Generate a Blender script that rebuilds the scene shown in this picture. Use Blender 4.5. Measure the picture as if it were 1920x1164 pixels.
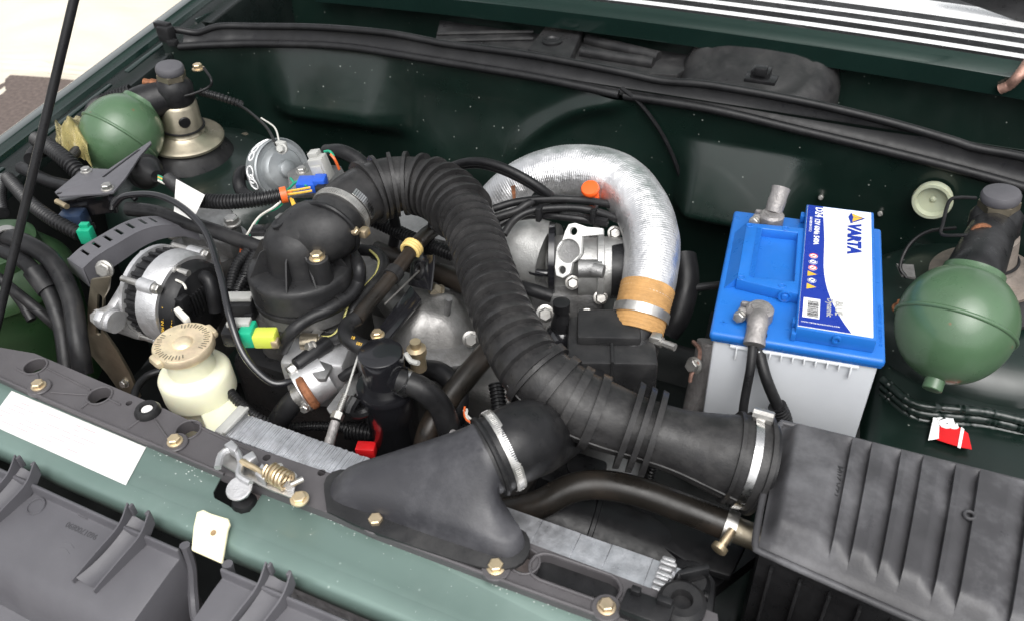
import bpy, bmesh, math, random
from mathutils import Vector as V, Matrix, noise
from mathutils.geometry import tessellate_polygon
for o in list(bpy.data.objects): bpy.data.objects.remove(o)
random.seed(4)
sc = bpy.context.scene
# ------------------------------------------------------------------ camera
FPX, YAW, PITCH, ROLL = 1596.0, .47022, .69174, -.05398
CAM = V((.1190, -.6913, .5998))
cy, sy, cp, sp = math.cos(YAW), math.sin(YAW), math.cos(PITCH), math.sin(PITCH)
FW = V((-sy*cp, cy*cp, -sp)); _r = V((cy, sy, 0)); _u = _r.cross(FW)
RT = _r*math.cos(ROLL)+_u*math.sin(ROLL); UP = _u*math.cos(ROLL)-_r*math.sin(ROLL)
cam = bpy.data.cameras.new('camera'); cam.sensor_width = 36; cam.lens = FPX/1920*36
cam.clip_start = .02; cam.clip_end = 200
cam.dof.use_dof = True; cam.dof.focus_distance = 1.05; cam.dof.aperture_fstop = 9
co = bpy.data.objects.new('camera', cam); sc.collection.objects.link(co)
co.matrix_world = Matrix(((RT.x, UP.x, -FW.x, CAM.x), (RT.y, UP.y, -FW.y, CAM.y), (RT.z, UP.z, -FW.z, CAM.z), (0, 0, 0, 1)))
sc.camera = co
# ------------------------------------------------------------------ sky, sun, exposure (bright overcast)
SUN_EL, SUN_AZ = math.radians(58), math.radians(150)     # azimuth clockwise from +Y
w = bpy.data.worlds.new('World'); sc.world = w; w.use_nodes = True
nt = w.node_tree; bg = nt.nodes['Background']
sky = nt.nodes.new('ShaderNodeTexSky'); sky.sky_type = 'NISHITA'; sky.sun_disc = False
sky.sun_elevation = SUN_EL; sky.sun_rotation = SUN_AZ; sky.dust_density = 4; sky.ozone_density = .5; sky.air_density = 1
hs = nt.nodes.new('ShaderNodeHueSaturation'); hs.inputs['Saturation'].default_value = .12
nt.links.new(sky.outputs[0], hs.inputs['Color']); nt.links.new(hs.outputs[0], bg.inputs['Color'])
bg.inputs['Strength'].default_value = .14
sl = bpy.data.lights.new('sun', 'SUN'); sl.energy = 1.2; sl.angle = math.radians(60); sl.color = (1, .98, .95)
so = bpy.data.objects.new('sun', sl); sc.collection.objects.link(so)
sd = V((math.sin(SUN_AZ)*math.cos(SUN_EL), math.cos(SUN_AZ)*math.cos(SUN_EL), math.sin(SUN_EL)))
so.rotation_euler = sd.to_track_quat('Z', 'Y').to_euler()
sc.view_settings.view_transform = 'Standard'; sc.view_settings.look = 'None'; sc.view_settings.gamma = 1
sc.view_settings.exposure = .72
# ------------------------------------------------------------------ helpers
def ray(a, b): return FW+RT*((a-960)/FPX)-UP*((b-582)/FPX)
def P(a, b, z):
    d = ray(a, b); return CAM+d*((z-CAM.z)/d.z)
def PY(a, b, y):
    d = ray(a, b); return CAM+d*((y-CAM.y)/d.y)
def PX(a, b, x):
    d = ray(a, b); return CAM+d*((x-CAM.x)/d.x)
def PL(a, b, o, n):                      # point of a plane
    d = ray(a, b); return CAM+d*((o-CAM).dot(n)/d.dot(n))
def mm(px, p): return px*((p-CAM).dot(FW))/FPX      # photo pixels -> metres at p
Z = V((0, 0, 1)); X = V((1, 0, 0)); Y = V((0, 1, 0))
def fr(ax, up=Z):
    ax = ax.normalized(); a = up-ax*up.dot(ax)
    if a.length < 1e-4: a = Y-ax*ax.y
    a.normalize(); return ax, a, ax.cross(a)
def spline(pts, n=14):
    p = [tuple(q) for q in pts]
    if len(p) == 2: return [tuple(p[0][k]+(p[1][k]-p[0][k])*i/n for k in range(len(p[0]))) for i in range(n+1)]
    e = [tuple(2*a-b for a, b in zip(p[0], p[1]))]+p+[tuple(2*a-b for a, b in zip(p[-1], p[-2]))]
    out = []
    for i in range(1, len(e)-2):
        for j in range(n):
            t = j/n
            out.append(tuple(.5*(2*b+(c-a)*t+(2*a-5*b+4*c-d)*t*t+(3*b-a-3*c+d)*t**3) for a, b, c, d in zip(e[i-1], e[i], e[i+1], e[i+2])))
    out.append(p[-1]); return out
def resample(d, step):
    L = [0]
    for a, b in zip(d, d[1:]): L.append(L[-1]+math.dist(a[:3], b[:3]))
    n = max(2, int(L[-1]/step+.5)); out = []; j = 0
    for i in range(n+1):
        s = L[-1]*i/n
        while j < len(L)-2 and L[j+1] < s: j += 1
        t = (s-L[j])/max(1e-9, L[j+1]-L[j]); out.append(tuple(a+(b-a)*t for a, b in zip(d[j], d[j+1])))
    return out, L[-1]
def pframes(path):
    t = []
    for i in range(len(path)):
        a = V(path[max(0, i-1)][:3]); b = V(path[min(len(path)-1, i+1)][:3]); t.append((b-a).normalized())
    _, n, _ = fr(t[0]); F = []
    for q in t:
        n = (n-q*n.dot(q)).normalized(); F.append((q, n, q.cross(n)))
    return F
class B:
    def __init__(s): s.v = []; s.f = []
    def add(s, vs, fs):
        k = len(s.v); s.v += [V(q) for q in vs]; s.f += [tuple(i+k for i in f) for f in fs]; return s
    def rings(s, R, cap=True, closed=False):
        n = len(R[0]); vs = [q for r in R for q in r]; fs = []; m = len(R)
        for i in range(m if closed else m-1):
            a = i*n; c = ((i+1) % m)*n
            for j in range(n): fs.append((a+j, a+(j+1) % n, c+(j+1) % n, c+j))
        if cap and not closed: fs.append(tuple(range(n))[::-1]); fs.append(tuple((m-1)*n+j for j in range(n)))
        return s.add(vs, fs)
    def tube(s, pts, r=None, seg=16, step=.005, cap=True, rf=None, sm=True):
        q = [tuple(p)+((r,) if r is not None and len(p) == 3 else ()) for p in pts]
        path, L = resample(spline(q) if sm else q, step); F = pframes(path); R = []
        for i, (p, (t, a, c)) in enumerate(zip(path, F)):
            rr = p[3]
            if rf: rr = rf(i, i/(len(path)-1)*L, rr)
            o = V(p[:3]); R.append([o+(a*math.cos(2*math.pi*k/seg)+c*math.sin(2*math.pi*k/seg))*rr for k in range(seg)])
        return s.rings(R, cap)
    def conduit(s, pts, r, pitch=.0042, seg=14):
        return s.tube(pts, r, seg, pitch/4, True, lambda i, d, rr: rr*(1, 1, .82, .82)[i % 4])
    def lathe(s, o, ax, prof, seg=32, up=Z, cap=True):
        t, a, c = fr(ax, up); R = []
        for h, r in prof:
            R.append([o+t*h+(a*math.cos(2*math.pi*k/seg)+c*math.sin(2*math.pi*k/seg))*r for k in range(seg)])
        return s.rings(R, cap)
    def band(s, o, ax, r, w, t=.0012, seg=40):
        tt, a, c = fr(ax); R = []
        for h, rr in ((-w/2, r), (-w/2, r+t), (w/2, r+t), (w/2, r)):
            R.append([o+tt*h+(a*math.cos(2*math.pi*k/seg)+c*math.sin(2*math.pi*k/seg))*rr for k in range(seg)])
        return s.rings(R, closed=True)
    def ring(s, o, ax, r, rr, seg=40, s2=10):
        tt, a, c = fr(ax); R = []
        for k in range(seg):
            e = a*math.cos(2*math.pi*k/seg)+c*math.sin(2*math.pi*k/seg)
            R.append([o+e*(r+rr*math.cos(2*math.pi*j/s2))+tt*(rr*math.sin(2*math.pi*j/s2)) for j in range(s2)])
        return s.rings(R, closed=True)
    def box(s, c, d, F=(X, Y, Z), bev=0, seg=2, taper=1):
        bm = bmesh.new(); bmesh.ops.create_cube(bm, size=1)
        for q in bm.verts:
            k = taper if q.co.z > 0 else 1
            q.co = V((q.co.x*d[0]*k, q.co.y*d[1]*k, q.co.z*d[2]))
        if bev: bmesh.ops.bevel(bm, geom=bm.edges[:], offset=bev, segments=seg, affect='EDGES', profile=.5)
        bm.verts.index_update()
        s.add([c+F[0]*q.co.x+F[1]*q.co.y+F[2]*q.co.z for q in bm.verts], [[q.index for q in f.verts] for f in bm.faces]); bm.free(); return s
    def prism(s, poly, d, holes=()):
        loops = [list(poly)]+[list(h) for h in holes]; flat = [q for l in loops for q in l]
        tri = tessellate_polygon(loops); n = len(flat)
        nrm = V((0, 0, 0))
        for i in range(len(poly)): nrm += V(poly[i]).cross(V(poly[(i+1) % len(poly)]))
        fs = []
        for t in tri:
            a, b_, c = (V(flat[i]) for i in t)
            if (b_-a).cross(c-a).dot(d) < 0: t = (t[0], t[2], t[1])
            fs.append(tuple(i+n for i in t)); fs.append(tuple(t[::-1]))
        k = 0
        for li, l in enumerate(loops):
            m = len(l); nn = V((0, 0, 0))
            for i in range(m): nn += V(l[i]).cross(V(l[(i+1) % m]))
            fl = (nn.dot(d) < 0) != (li > 0)
            for i in range(m):
                q = (k+i, k+(i+1) % m, k+(i+1) % m+n, k+i+n); fs.append(q[::-1] if fl else q)
            k += m
        return s.add(flat+[V(q)+d for q in flat], fs)
    def bolt(s, o, ax, r, h=None, wash=1.45):
        h = h or r*1.1
        if wash: s.lathe(o, ax, [(-.0005, r*wash), (r*.22, r*wash), (r*.32, r*1.15)], 20)
        s.lathe(o, ax, [(r*.2, r*1.12), (h*.86, r*1.12), (h, r*.92), (h*1.0001, r*.85)], 6)
        return s
    def grid(s, f, nu, nv):
        vs = [f(i/nu, j/nv) for i in range(nu+1) for j in range(nv+1)]; m = nv+1
        return s.add(vs, [(i*m+j, i*m+j+1, (i+1)*m+j+1, (i+1)*m+j) for i in range(nu) for j in range(nv)])
    def text(s, st, size, o, ex, ey, h=.0003, align='LEFT', bold=0, shear=0):
        c = bpy.data.curves.new('lettering', 'FONT'); c.body = st; c.size = size; c.align_x = align; c.offset = bold; c.shear = shear; c.resolution_u = 2; c.extrude = h
        t = bpy.data.objects.new('lettering', c); me = t.to_mesh(); ez = ex.cross(ey)
        s.add([o+ex*q.co.x+ey*q.co.y+ez*(q.co.z+h) for q in me.vertices], [tuple(p.vertices) for p in me.polygons])
        t.to_mesh_clear(); bpy.data.objects.remove(t); bpy.data.curves.remove(c); return s
def circ(o, ax, r, n=20, up=Z, ry=None):
    t, a, c = fr(ax, up); ry = ry or r
    return [o+a*(r*math.cos(2*math.pi*k/n))+c*(ry*math.sin(2*math.pi*k/n)) for k in range(n)]
def slot(p, q, r, ax, n=6):
    t, a, c = fr(ax, q-p); out = []
    for k in range(n+1): out.append(q+(a*math.sin(math.pi*k/n)+c*math.cos(math.pi*k/n))*r)
    for k in range(n+1): out.append(p+(-a*math.sin(math.pi*k/n)-c*math.cos(math.pi*k/n))*r)
    return out
def link(o): sc.collection.objects.link(o); return o
def thing(name, label, cat, loc, group=None):
    o = link(bpy.data.objects.new(name, None)); o.location = loc; o.empty_display_size = .02
    o['label'] = label; o['category'] = cat
    if group: o['group'] = group
    return o
def wloc(o):
    l = V(o.location)
    while o.parent: o = o.parent; l += V(o.location)
    return l
def part(name, b, m, parent=None, label=None, ang=38, bev=0, loc=None):
    me = bpy.data.meshes.new(name)
    base = wloc(parent) if parent else V((0, 0, 0))
    mine = loc if loc is not None else (base if parent else sum(b.v, V((0, 0, 0)))/max(1, len(b.v)))
    me.from_pydata([q-mine for q in b.v], [], b.f)
    bm = bmesh.new(); bm.from_mesh(me)
    bmesh.ops.recalc_face_normals(bm, faces=bm.faces)
    if bev:
        ed = [e for e in bm.edges if len(e.link_faces) == 2 and e.calc_face_angle() > math.radians(40)]
        bmesh.ops.bevel(bm, geom=ed, offset=bev, segments=2, affect='EDGES', profile=.5, clamp_overlap=True)
    bm.to_mesh(me); bm.free()
    me.polygons.foreach_set('use_smooth', [True]*len(me.polygons)); me.set_sharp_from_angle(angle=math.radians(ang))
    me.materials.append(m); o = link(bpy.data.objects.new(name, me)); o.parent = parent; o.location = mine-base
    if label: o['label'] = label
    return o
def single(name, b, m, label, cat, group=None, **k):
    o = part(name, b, m, None, label, **k); o['category'] = cat
    if group: o['group'] = group
    return o
# ------------------------------------------------------------------ materials
def M(name, col, rough=.5, metal=0, var=.2, ns=25, bump=.15, bs=350, rv=.12, dust=0, dcol=(.28, .26, .24), ds=14, coat=0, spec=.5, sss=0, speck=0, scol=(.6, .6, .58), dist=.002, trans=0):
    m = bpy.data.materials.new(name); m.use_nodes = True; t = m.node_tree; N = t.nodes; L = t.links; p = N['Principled BSDF']
    tc = N.new('ShaderNodeTexCoord'); src = tc.outputs['Object']
    def noi(s, d=4, r=.6):
        n = N.new('ShaderNodeTexNoise'); n.inputs['Scale'].default_value = s; n.inputs['Detail'].default_value = d; n.inputs['Roughness'].default_value = r
        L.new(src, n.inputs['Vector']); return n.outputs['Fac']
    def ramp(f, a, b, lo=0., hi=1.):
        n = N.new('ShaderNodeMapRange'); n.inputs['From Min'].default_value = a; n.inputs['From Max'].default_value = b
        n.inputs['To Min'].default_value = lo; n.inputs['To Max'].default_value = hi; L.new(f, n.inputs['Value']); return n.outputs[0]
    def mix(f, a, b):
        n = N.new('ShaderNodeMix'); n.data_type = 'RGBA'; L.new(f, n.inputs[0])
        for i, q in ((6, a), (7, b)):
            if isinstance(q, tuple): n.inputs[i].default_value = (*q, 1)
            else: L.new(q, n.inputs[i])
        return n.outputs[2]
    n1 = noi(ns); c = mix(ramp(n1, .3, .7), tuple(x*(1-var) for x in col), tuple(min(1, x*(1+var)) for x in col))
    rr = ramp(noi(ns*2.3, 5), .3, .7, max(.02, rough-rv), min(1, rough+rv))
    if dust:
        f0 = ramp(noi(ds, 8, .7), .46, .76, 0, min(1, dust*1.1)); f1 = ramp(noi(ds*.33, 3), .35, .62, .4, 1)
        n = N.new('ShaderNodeMath'); n.operation = 'MULTIPLY'; L.new(f0, n.inputs[0]); L.new(f1, n.inputs[1]); f = n.outputs[0]; c = mix(f, c, dcol)
        n = N.new('ShaderNodeMath'); n.operation = 'MULTIPLY_ADD'; L.new(f, n.inputs[0]); n.inputs[1].default_value = .35; L.new(rr, n.inputs[2]); n.use_clamp = True; rr = n.outputs[0]
    if speck:
        vo = N.new('ShaderNodeTexVoronoi'); vo.inputs['Scale'].default_value = speck; L.new(src, vo.inputs['Vector'])
        f = ramp(vo.outputs['Distance'], .06, .10, 1, 0); f2 = ramp(noi(speck*.6, 2), .49, .55, 0, 1)
        n = N.new('ShaderNodeMath'); n.operation = 'MULTIPLY'; L.new(f, n.inputs[0]); L.new(f2, n.inputs[1]); c = mix(n.outputs[0], c, scol)
    L.new(c, p.inputs['Base Color']); L.new(rr, p.inputs['Roughness'])
    p.inputs['Metallic'].default_value = metal; p.inputs['Specular IOR Level'].default_value = spec; p.inputs['Coat Weight'].default_value = coat; p.inputs['Coat Roughness'].default_value = .08
    if sss: p.inputs['Subsurface Weight'].default_value = sss; p.inputs['Subsurface Radius'].default_value = (.01, .008, .005); p.inputs['Subsurface Scale'].default_value = 1
    if trans: p.inputs['Transmission Weight'].default_value = trans
    if bump:
        bn = N.new('ShaderNodeBump'); bn.inputs['Strength'].default_value = bump; bn.inputs['Distance'].default_value = dist
        L.new(noi(bs, 3), bn.inputs['Height']); L.new(bn.outputs[0], p.inputs['Normal'])
    return m
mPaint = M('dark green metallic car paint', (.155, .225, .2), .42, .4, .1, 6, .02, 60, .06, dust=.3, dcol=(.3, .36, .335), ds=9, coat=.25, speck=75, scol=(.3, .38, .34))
mGlossP = M('polished dark green car paint', (.008, .021, .0175), .16, .2, .12, 6, .01, 60, .05, dust=.08, dcol=(.04, .055, .05), ds=9, coat=1)
mGlossB = M('satin black green paint', (.005, .008, .0075), .28, 0, .2, 12, .02, 90, .06, dust=.15, dcol=(.03, .034, .032), coat=.3)
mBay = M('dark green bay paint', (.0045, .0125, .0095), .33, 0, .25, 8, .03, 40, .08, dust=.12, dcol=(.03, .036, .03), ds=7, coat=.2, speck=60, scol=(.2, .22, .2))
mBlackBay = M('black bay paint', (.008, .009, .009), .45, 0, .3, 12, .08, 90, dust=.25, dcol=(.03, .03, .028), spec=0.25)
mSeal = M('black rubber seal', (.011, .011, .012), .36, 0, .25, 30, .08, 250, dust=.25, dcol=(.05, .05, .05), spec=0.3)
mRub = M('black rubber', (.013, .013, .014), .36, 0, .3, 30, .08, 260, .14, dust=.4, dcol=(.075, .072, .07), ds=22, spec=0.28)
mRubD = M('deep black rubber', (.009, .009, .01), .4, 0, .25, 40, .06, 200, dust=.15, dcol=(.05, .05, .05), spec=0.28)
mHose = M('dusty ribbed hose rubber', (.021, .0205, .021), .38, 0, .3, 35, .12, 420, .16, dust=.55, dcol=(.075, .072, .07), ds=30, spec=0.3)
mBrownHose = M('heat browned hose rubber', (.016, .014, .012), .33, 0, .3, 18, .06, 200, dust=.6, dcol=(.075, .05, .034), ds=10, spec=0.35)
mPlas = M('black plastic', (.012, .012, .013), .34, 0, .25, 30, .1, 600, .14, dust=.3, dcol=(.07, .07, .072), spec=0.28)
mPlasD = M('dusty black plastic cover', (.02, .02, .021), .38, 0, .25, 20, .12, 500, .15, dust=.55, dcol=(.06, .058, .056), ds=20, spec=0.3)
mGrey = M('faded grey plastic', (.085, .083, .092), .5, 0, .12, 10, .1, 700, dust=.5, dcol=(.13, .128, .138), ds=7)
mLid = M('weathered filter lid plastic', (.058, .057, .061), .4, 0, .3, 12, .1, 500, .16, dust=.9, dcol=(.2, .2, .21), ds=12, spec=0.4)
mPanel = M('grey black panel plastic', (.075, .07, .074), .48, 0, .15, 14, .1, 600, dust=.5, dcol=(.12, .113, .117), ds=9)
mGloss = M('glossy black paint', (.01, .01, .012), .2, 0, .2, 20, .02, 80, .05, dust=.1, dcol=(.05, .05, .055), coat=.5)
mCond = M('black conduit plastic', (.012, .012, .013), .35, 0, .2, 40, 0, spec=0.4)
mSphere = M('green sphere paint', (.066, .126, .066), .3, 0, .14, 14, .03, 90, .07, dust=.4, dcol=(.12, .165, .11), ds=11, coat=.25, speck=45, scol=(.17, .1, .05))
mDrum = M('dark green tank', (.02, .055, .02), .35, 0, .2, 14, .03, 90, dust=.35, dcol=(.09, .11, .05), ds=12)
mAlu = M('sand cast aluminium', (.3, .3, .3), .5, .85, .25, 30, .35, 500, dust=.7, dcol=(.1, .09, .08), ds=18)
mAluD = M('oily cast aluminium', (.24, .236, .23), .45, .85, .35, 16, .3, 400, dust=.6, dcol=(.09, .085, .08), ds=14)
mAluC = M('pale cast aluminium', (.5, .5, .49), .5, .8, .25, 30, .35, 500, dust=.5, dcol=(.16, .15, .14), ds=22)
mAluB = M('bright cast aluminium', (.62, .62, .63), .42, .8, .15, 30, .3, 700, dust=.5, dcol=(.2, .19, .18), ds=20)
mGask = M('pale machined flange', (.78, .78, .76), .5, .3, .06, 60, .05, 400)
mFoil = M('aluminium foil duct', (.74, .74, .75), .4, .9, .12, 20, .7, 90, .14, dust=.2, dcol=(.55, .54, .52), ds=20)
mFin = M('radiator aluminium', (.62, .63, .66), .38, .85, .25, 60, .1, 500, dust=.3, dcol=(.3, .3, .31))
mClamp = M('bright clamp steel', (.55, .55, .55), .26, 1, .1, 50, .05, 300)
mSteel = M('plain steel', (.5, .49, .47), .38, .9, .2, 50, .1, 400, dust=.35, dcol=(.3, .26, .2))
mZinc = M('yellow zinc plate', (.66, .54, .35), .36, .85, .22, 22, .08, 300, dust=.5, dcol=(.5, .36, .33), ds=30)
mCapZ = M('iridescent gold cap', (.78, .66, .45), .38, .6, .25, 40, .08, 300, dust=.6, dcol=(.72, .47, .42), ds=24)
mZincD = M('dull zinc strap', (.33, .29, .22), .4, .9, .3, 18, .1, 500, dust=.4, dcol=(.2, .18, .15), speck=240, scol=(.6, .57, .5))
mDish = M('brassy zinc dish', (.48, .43, .33), .36, .9, .25, 16, .08, 300, dust=.3, dcol=(.22, .2, .17))
mRust = M('rusty steel', (.25, .1, .045), .7, .3, .45, 90, .5, 500)
mLead = M('dull lead', (.3, .285, .28), .55, .6, .25, 60, .6, 240, dust=.5, dcol=(.36, .34, .33), ds=50)
mCream = M('cream tank plastic', (.82, .81, .62), .38, 0, .05, 14, .03, 200, sss=.35, dust=.1, dcol=(.62, .6, .4))
mTan = M('cream latch plastic', (.85, .8, .55), .45, 0, .05, 20, .03, 200, dust=.1, dcol=(.6, .5, .3))
mBlue = M('blue battery plastic', (.014, .14, .5), .34, 0, .07, 20, .06, 500, dust=.1, dcol=(.1, .3, .7))
mNavy = M('navy label print', (.012, .035, .3), .3, 0, .04, 20, 0)
mCase = M('pale grey battery case', (.55, .57, .6), .42, 0, .05, 12, .04, 500, dust=.35, dcol=(.5, .52, .53))
mWhite = M('white print', (.86, .86, .86), .35, 0, .02, 20, 0)
mCaseW = M('white battery rib', (.78, .8, .82), .4, 0, .03, 12, 0)
mPaper = M('white paper', (.7, .69, .67), .6, 0, .03, 50, .05, 200)
mCard = M('brown paper duct', (.45, .25, .09), .75, 0, .2, 60, .3, 300)
mOrange = M('orange plastic', (.85, .11, .012), .4, 0, .08, 40, 0)
mRed = M('red plastic', (.65, .012, .015), .4, 0, .08, 40, 0)
mYel = M('pale yellow plastic', (.75, .55, .2), .45, 0, .08, 40, 0)
mLime = M('lime plastic', (.55, .62, .08), .4, 0, .06, 40, 0)
mTeal = M('green plastic', (.01, .36, .2), .4, 0, .1, 40, 0)
mConn = M('grey connector plastic', (.4, .4, .38), .45, 0, .1, 40, .05, 400)
mBlueC = M('blue connector plastic', (.02, .1, .55), .4, 0, .1, 40, 0)
mCop = M('braided copper', (.42, .25, .2), .5, .7, .3, 160, .4, 900)
mWg = M('green wire', (.02, .3, .17), .4, 0, .1, 40, 0); mWy = M('yellow wire', (.7, .42, .05), .4, 0, .1, 40, 0)
mWo = M('orange wire', (.75, .14, .03), .4, 0, .1, 40, 0); mWw = M('white wire', (.65, .63, .58), .4, 0, .1, 40, 0)
mGrey2 = M('satin dark grey steel', (.1, .098, .108), .42, 0, .08, 30, .05, 500, dust=.15, dcol=(.16, .16, .17))
mDrumZ = M('grey zinc drum', (.33, .35, .36), .42, .6, .15, 30, .12, 300, dust=.4, dcol=(.42, .43, .43), ds=16)
mSkyWhite = M('painted sky reflection', (.93, .93, .93), .28, .3, .02, 20, 0, rv=.02)  # white base colour paints in the sky's reflection on dark glossy slats
mTarp = M('cream canvas', (.64, .59, .49), .8, 0, .1, 3, .3, 6, dist=.03, dust=.3, dcol=(.36, .3, .22), ds=3)
mAsph = M('asphalt', (.11, .085, .075), .85, 0, .35, 60, .4, 120, speck=60, scol=(.2, .16, .14))
mGrom = M('milky grommet plastic', (.4, .43, .32), .4, 0, .08, 20, .03, 200, sss=.2, dust=.3, dcol=(.5, .42, .2), ds=30)
mBag = M('clear yellowed plastic', (.62, .52, .22), .22, 0, .3, 30, .2, 60, trans=.55)
mSleeve = M('black printed sleeve', (.012, .012, .013), .35, 0, .1, 30, 0)
# ------------------------------------------------------------------ ground and what lies beyond the wing
def gz(u, v):
    return V((-8+10*u, -3+12*v, -.85))
g = part('ground', B().grid(gz, 4, 4), mAsph); g['kind'] = 'structure'
def tarp(u, v):
    y = .6+5*v; k = max(0, min(1, (y-1.5)/.14)); xm = -3.2+.9*k+.05*math.sin(y*11)+.03*math.sin(y*29)
    x = -6.2+(xm+6.2)*u
    return V((x, y, -.825+.05*noise.noise(V((x*1.6, y*1.6, 0)))+.02*noise.noise(V((x*6, y*5, 3)))-(.02 if u > .985 else 0)))
single('canvas_sheet', B().grid(tarp, 90, 130), mTarp, 'pale cream canvas sheet spread on the asphalt beside the car', 'tarpaulin')
# ------------------------------------------------------------------ car body
body = thing('open_car', 'dark green painted car body round the open engine bay', 'car', V((-.38, 0, -.5)))
FZ = lambda y: -.05+.141*(y-.107)
prof = [(0, -.3), (0, -.015), (.004, -.004), (.012, 0), (.034, .001), (.037, -.005), (.05, -.006), (.053, -.014), (.078, -.016), (.081, -.021), (.098, -.022), (.1, -.027), (.1, -.3)]
def fen(pr):
    def f(u, v):
        d, h = pr[min(len(pr)-1, int(round(u*(len(pr)-1))))]; y = -.5+1.7*v
        return V((-1.24+d, y, FZ(y)+h))
    return B().grid(f, len(pr)-1, 24)
part('front_wing', fen(prof[:8]), mGlossP, body, ang=60)
part('wing_channel', fen(prof[7:]), mGlossB, body, ang=60)
# gutter strip pieces on the wing channel
for y0, y1 in ((-.1, .05), (.13, .3), (.34, .47)):
    part('gutter_rib', B().box(V((-1.172, (y0+y1)/2, FZ((y0+y1)/2)-.0145)), (.012, y1-y0, .006), (X, V((0, 1, .141)).normalized(), V((0, -.141, 1)).normalized()), .0025), mGlossP, body)
# inner wing left
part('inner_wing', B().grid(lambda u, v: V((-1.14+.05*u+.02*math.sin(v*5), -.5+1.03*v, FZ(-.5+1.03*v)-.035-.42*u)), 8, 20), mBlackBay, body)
# bulkhead: y .52, its top follows the crowned rubber seal
SE = [(300, 68), (480, 72), (640, 78), (800, 102), (1000, 135), (1165, 172), (1330, 198), (1500, 235), (1720, 292), (1920, 350), (2100, 420)]
def sy_(u):
    t = [(300, .425), (400, .465), (480, .49), (640, .515), (800, .52), (1600, .52), (1720, .515), (1920, .50), (2100, .47)]
    for (a, b), (c, d) in zip(t, t[1:]):
        if u <= c: return b+(d-b)*max(0, (u-a)/(c-a))
    return .46
SP = [PY(u, v, sy_(u)) for u, v in SE]
SPd = resample(spline(SP), .02)[0]
a1_, a2_, a3_ = (PY(*q_, .52) for q_ in ((985, 262), (1075, 208), (1170, 190)))
# circle through the three points of the pressed arc
def circ3(p, q_, r):
    ax_, ay_, bx2, by2, cx_, cy_ = p.x, p.z, q_.x, q_.z, r.x, r.z
    d = 2*(ax_*(by2-cy_)+bx2*(cy_-ay_)+cx_*(ay_-by2))
    ux = ((ax_**2+ay_**2)*(by2-cy_)+(bx2**2+by2**2)*(cy_-ay_)+(cx_**2+cy_**2)*(ay_-by2))/d
    uz = ((ax_**2+ay_**2)*(cx_-bx2)+(bx2**2+by2**2)*(ax_-cx_)+(cx_**2+cy_**2)*(bx2-ax_))/d
    return V((ux, 0, uz)), math.hypot(ax_-ux, ay_-uz)
AC, AR = circ3(a1_, a2_, a3_)
def bulk(u, v):
    k = u*(len(SPd)-1); i = min(len(SPd)-2, int(k)); t = k-i
    top = V(SPd[i])*(1-t)+V(SPd[i+1])*t; top.z -= .012; h = -.5
    z = top.z+(h-top.z)*v
    bx = (top.x+.38)
    y = top.y
    # pressed shapes: shallow recess right, bulge in the middle, round wheel of the tunnel
    def sm(a, b, q): q = max(0, min(1, (q-a)/(b-a))); return q*q*(3-2*q)
    y -= .06*sm(-.19, -.14, top.x)*sm(.05, -.01, top.x)*sm(-.21, -.172, z)*max(0, min(1, (-.065-z)/.105))
    y -= .03*sm(-.75, -.6, top.x)*sm(-.2, -.3, top.x)*sm(-.05, -.2, z)
    y -= .045*sm(-1.0, -.9, top.x)*sm(-.66, -.76, top.x)*sm(-.17, -.125, z)*max(0, min(1, (-.01-z)/.1))
    y -= .014*math.exp(-((math.hypot(top.x-AC.x, z-AC.z)-AR)/.016)**2)*sm(-.50, -.44, top.x)*sm(-.25, -.31, top.x)
    return V((top.x, y, z))
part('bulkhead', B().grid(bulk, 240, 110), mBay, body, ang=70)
# scuttle well behind the seal
def well(u, v):
    pr = ((.524, .0), (.54, -.02), (.545, -.12), (.7, -.15), (.79, -.13), (.796, -.06), (.797, -.03))
    y, z = pr[min(6, int(round(v*6)))]
    return V((-1.145+1.745*u, y, z))
part('scuttle_well', B().grid(well, 20, 6), mBay, body, ang=30)
part('well_end', B().prism([V((-1.16, .53, -.15)), V((-1.16, .8, -.15)), V((-1.16, .8, -.01)), V((-1.16, .53, 0))], V((-.004, 0, 0))), mGlossP, body)
# right inner wing, strut towers, floor
def rw(u, v):
    x = .03+.5*u; y = -.45+.98*v
    z = -.30+.13*max(0, min(1, (x-.10)/.09))
    z += .0
    z += .004*noise.noise(V((x*12, y*12, 0)))
    return V((x, y, z))
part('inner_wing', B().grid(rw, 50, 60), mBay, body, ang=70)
for k in range(3):
    pts = [PY(1640, 735, .05)] if 0 else [P(u, v+k*14, -.135-.01*k) for u, v in ((1660, 690), (1720, 735), (1790, 745), (1860, 752), (1960, 775))]
    b = B().tube([q_-Z*.018 for q_ in pts], .0055, 10, .003, True, lambda i, d, r: r*(1+.35*noise.noise(V((d*300, k*7, 0)))))
    part('sealant_bead', b, mBay, body)
TL = P(355, 285, -.10)       # left tower
def tower(c, s):
    b = B()
    def f(u, v):
        a = 2*math.pi*u; r = (.04, .095, .125, .15, .165, .17)[int(round(v*5))]; z = (0, 0, -.005, -.03, -.12, -.35)[int(round(v*5))]
        sx = 1.0+.35*(1 if math.cos(a)*s > 0 else 0)
        return V((c.x+r*math.cos(a)*1.05*sx, c.y+r*math.sin(a)*1.05, c.z+z))
    return b.grid(f, 48, 5)
part('strut_tower', tower(V((TL.x, TL.y, -.117)), 1), mBay, body, ang=60)
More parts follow.
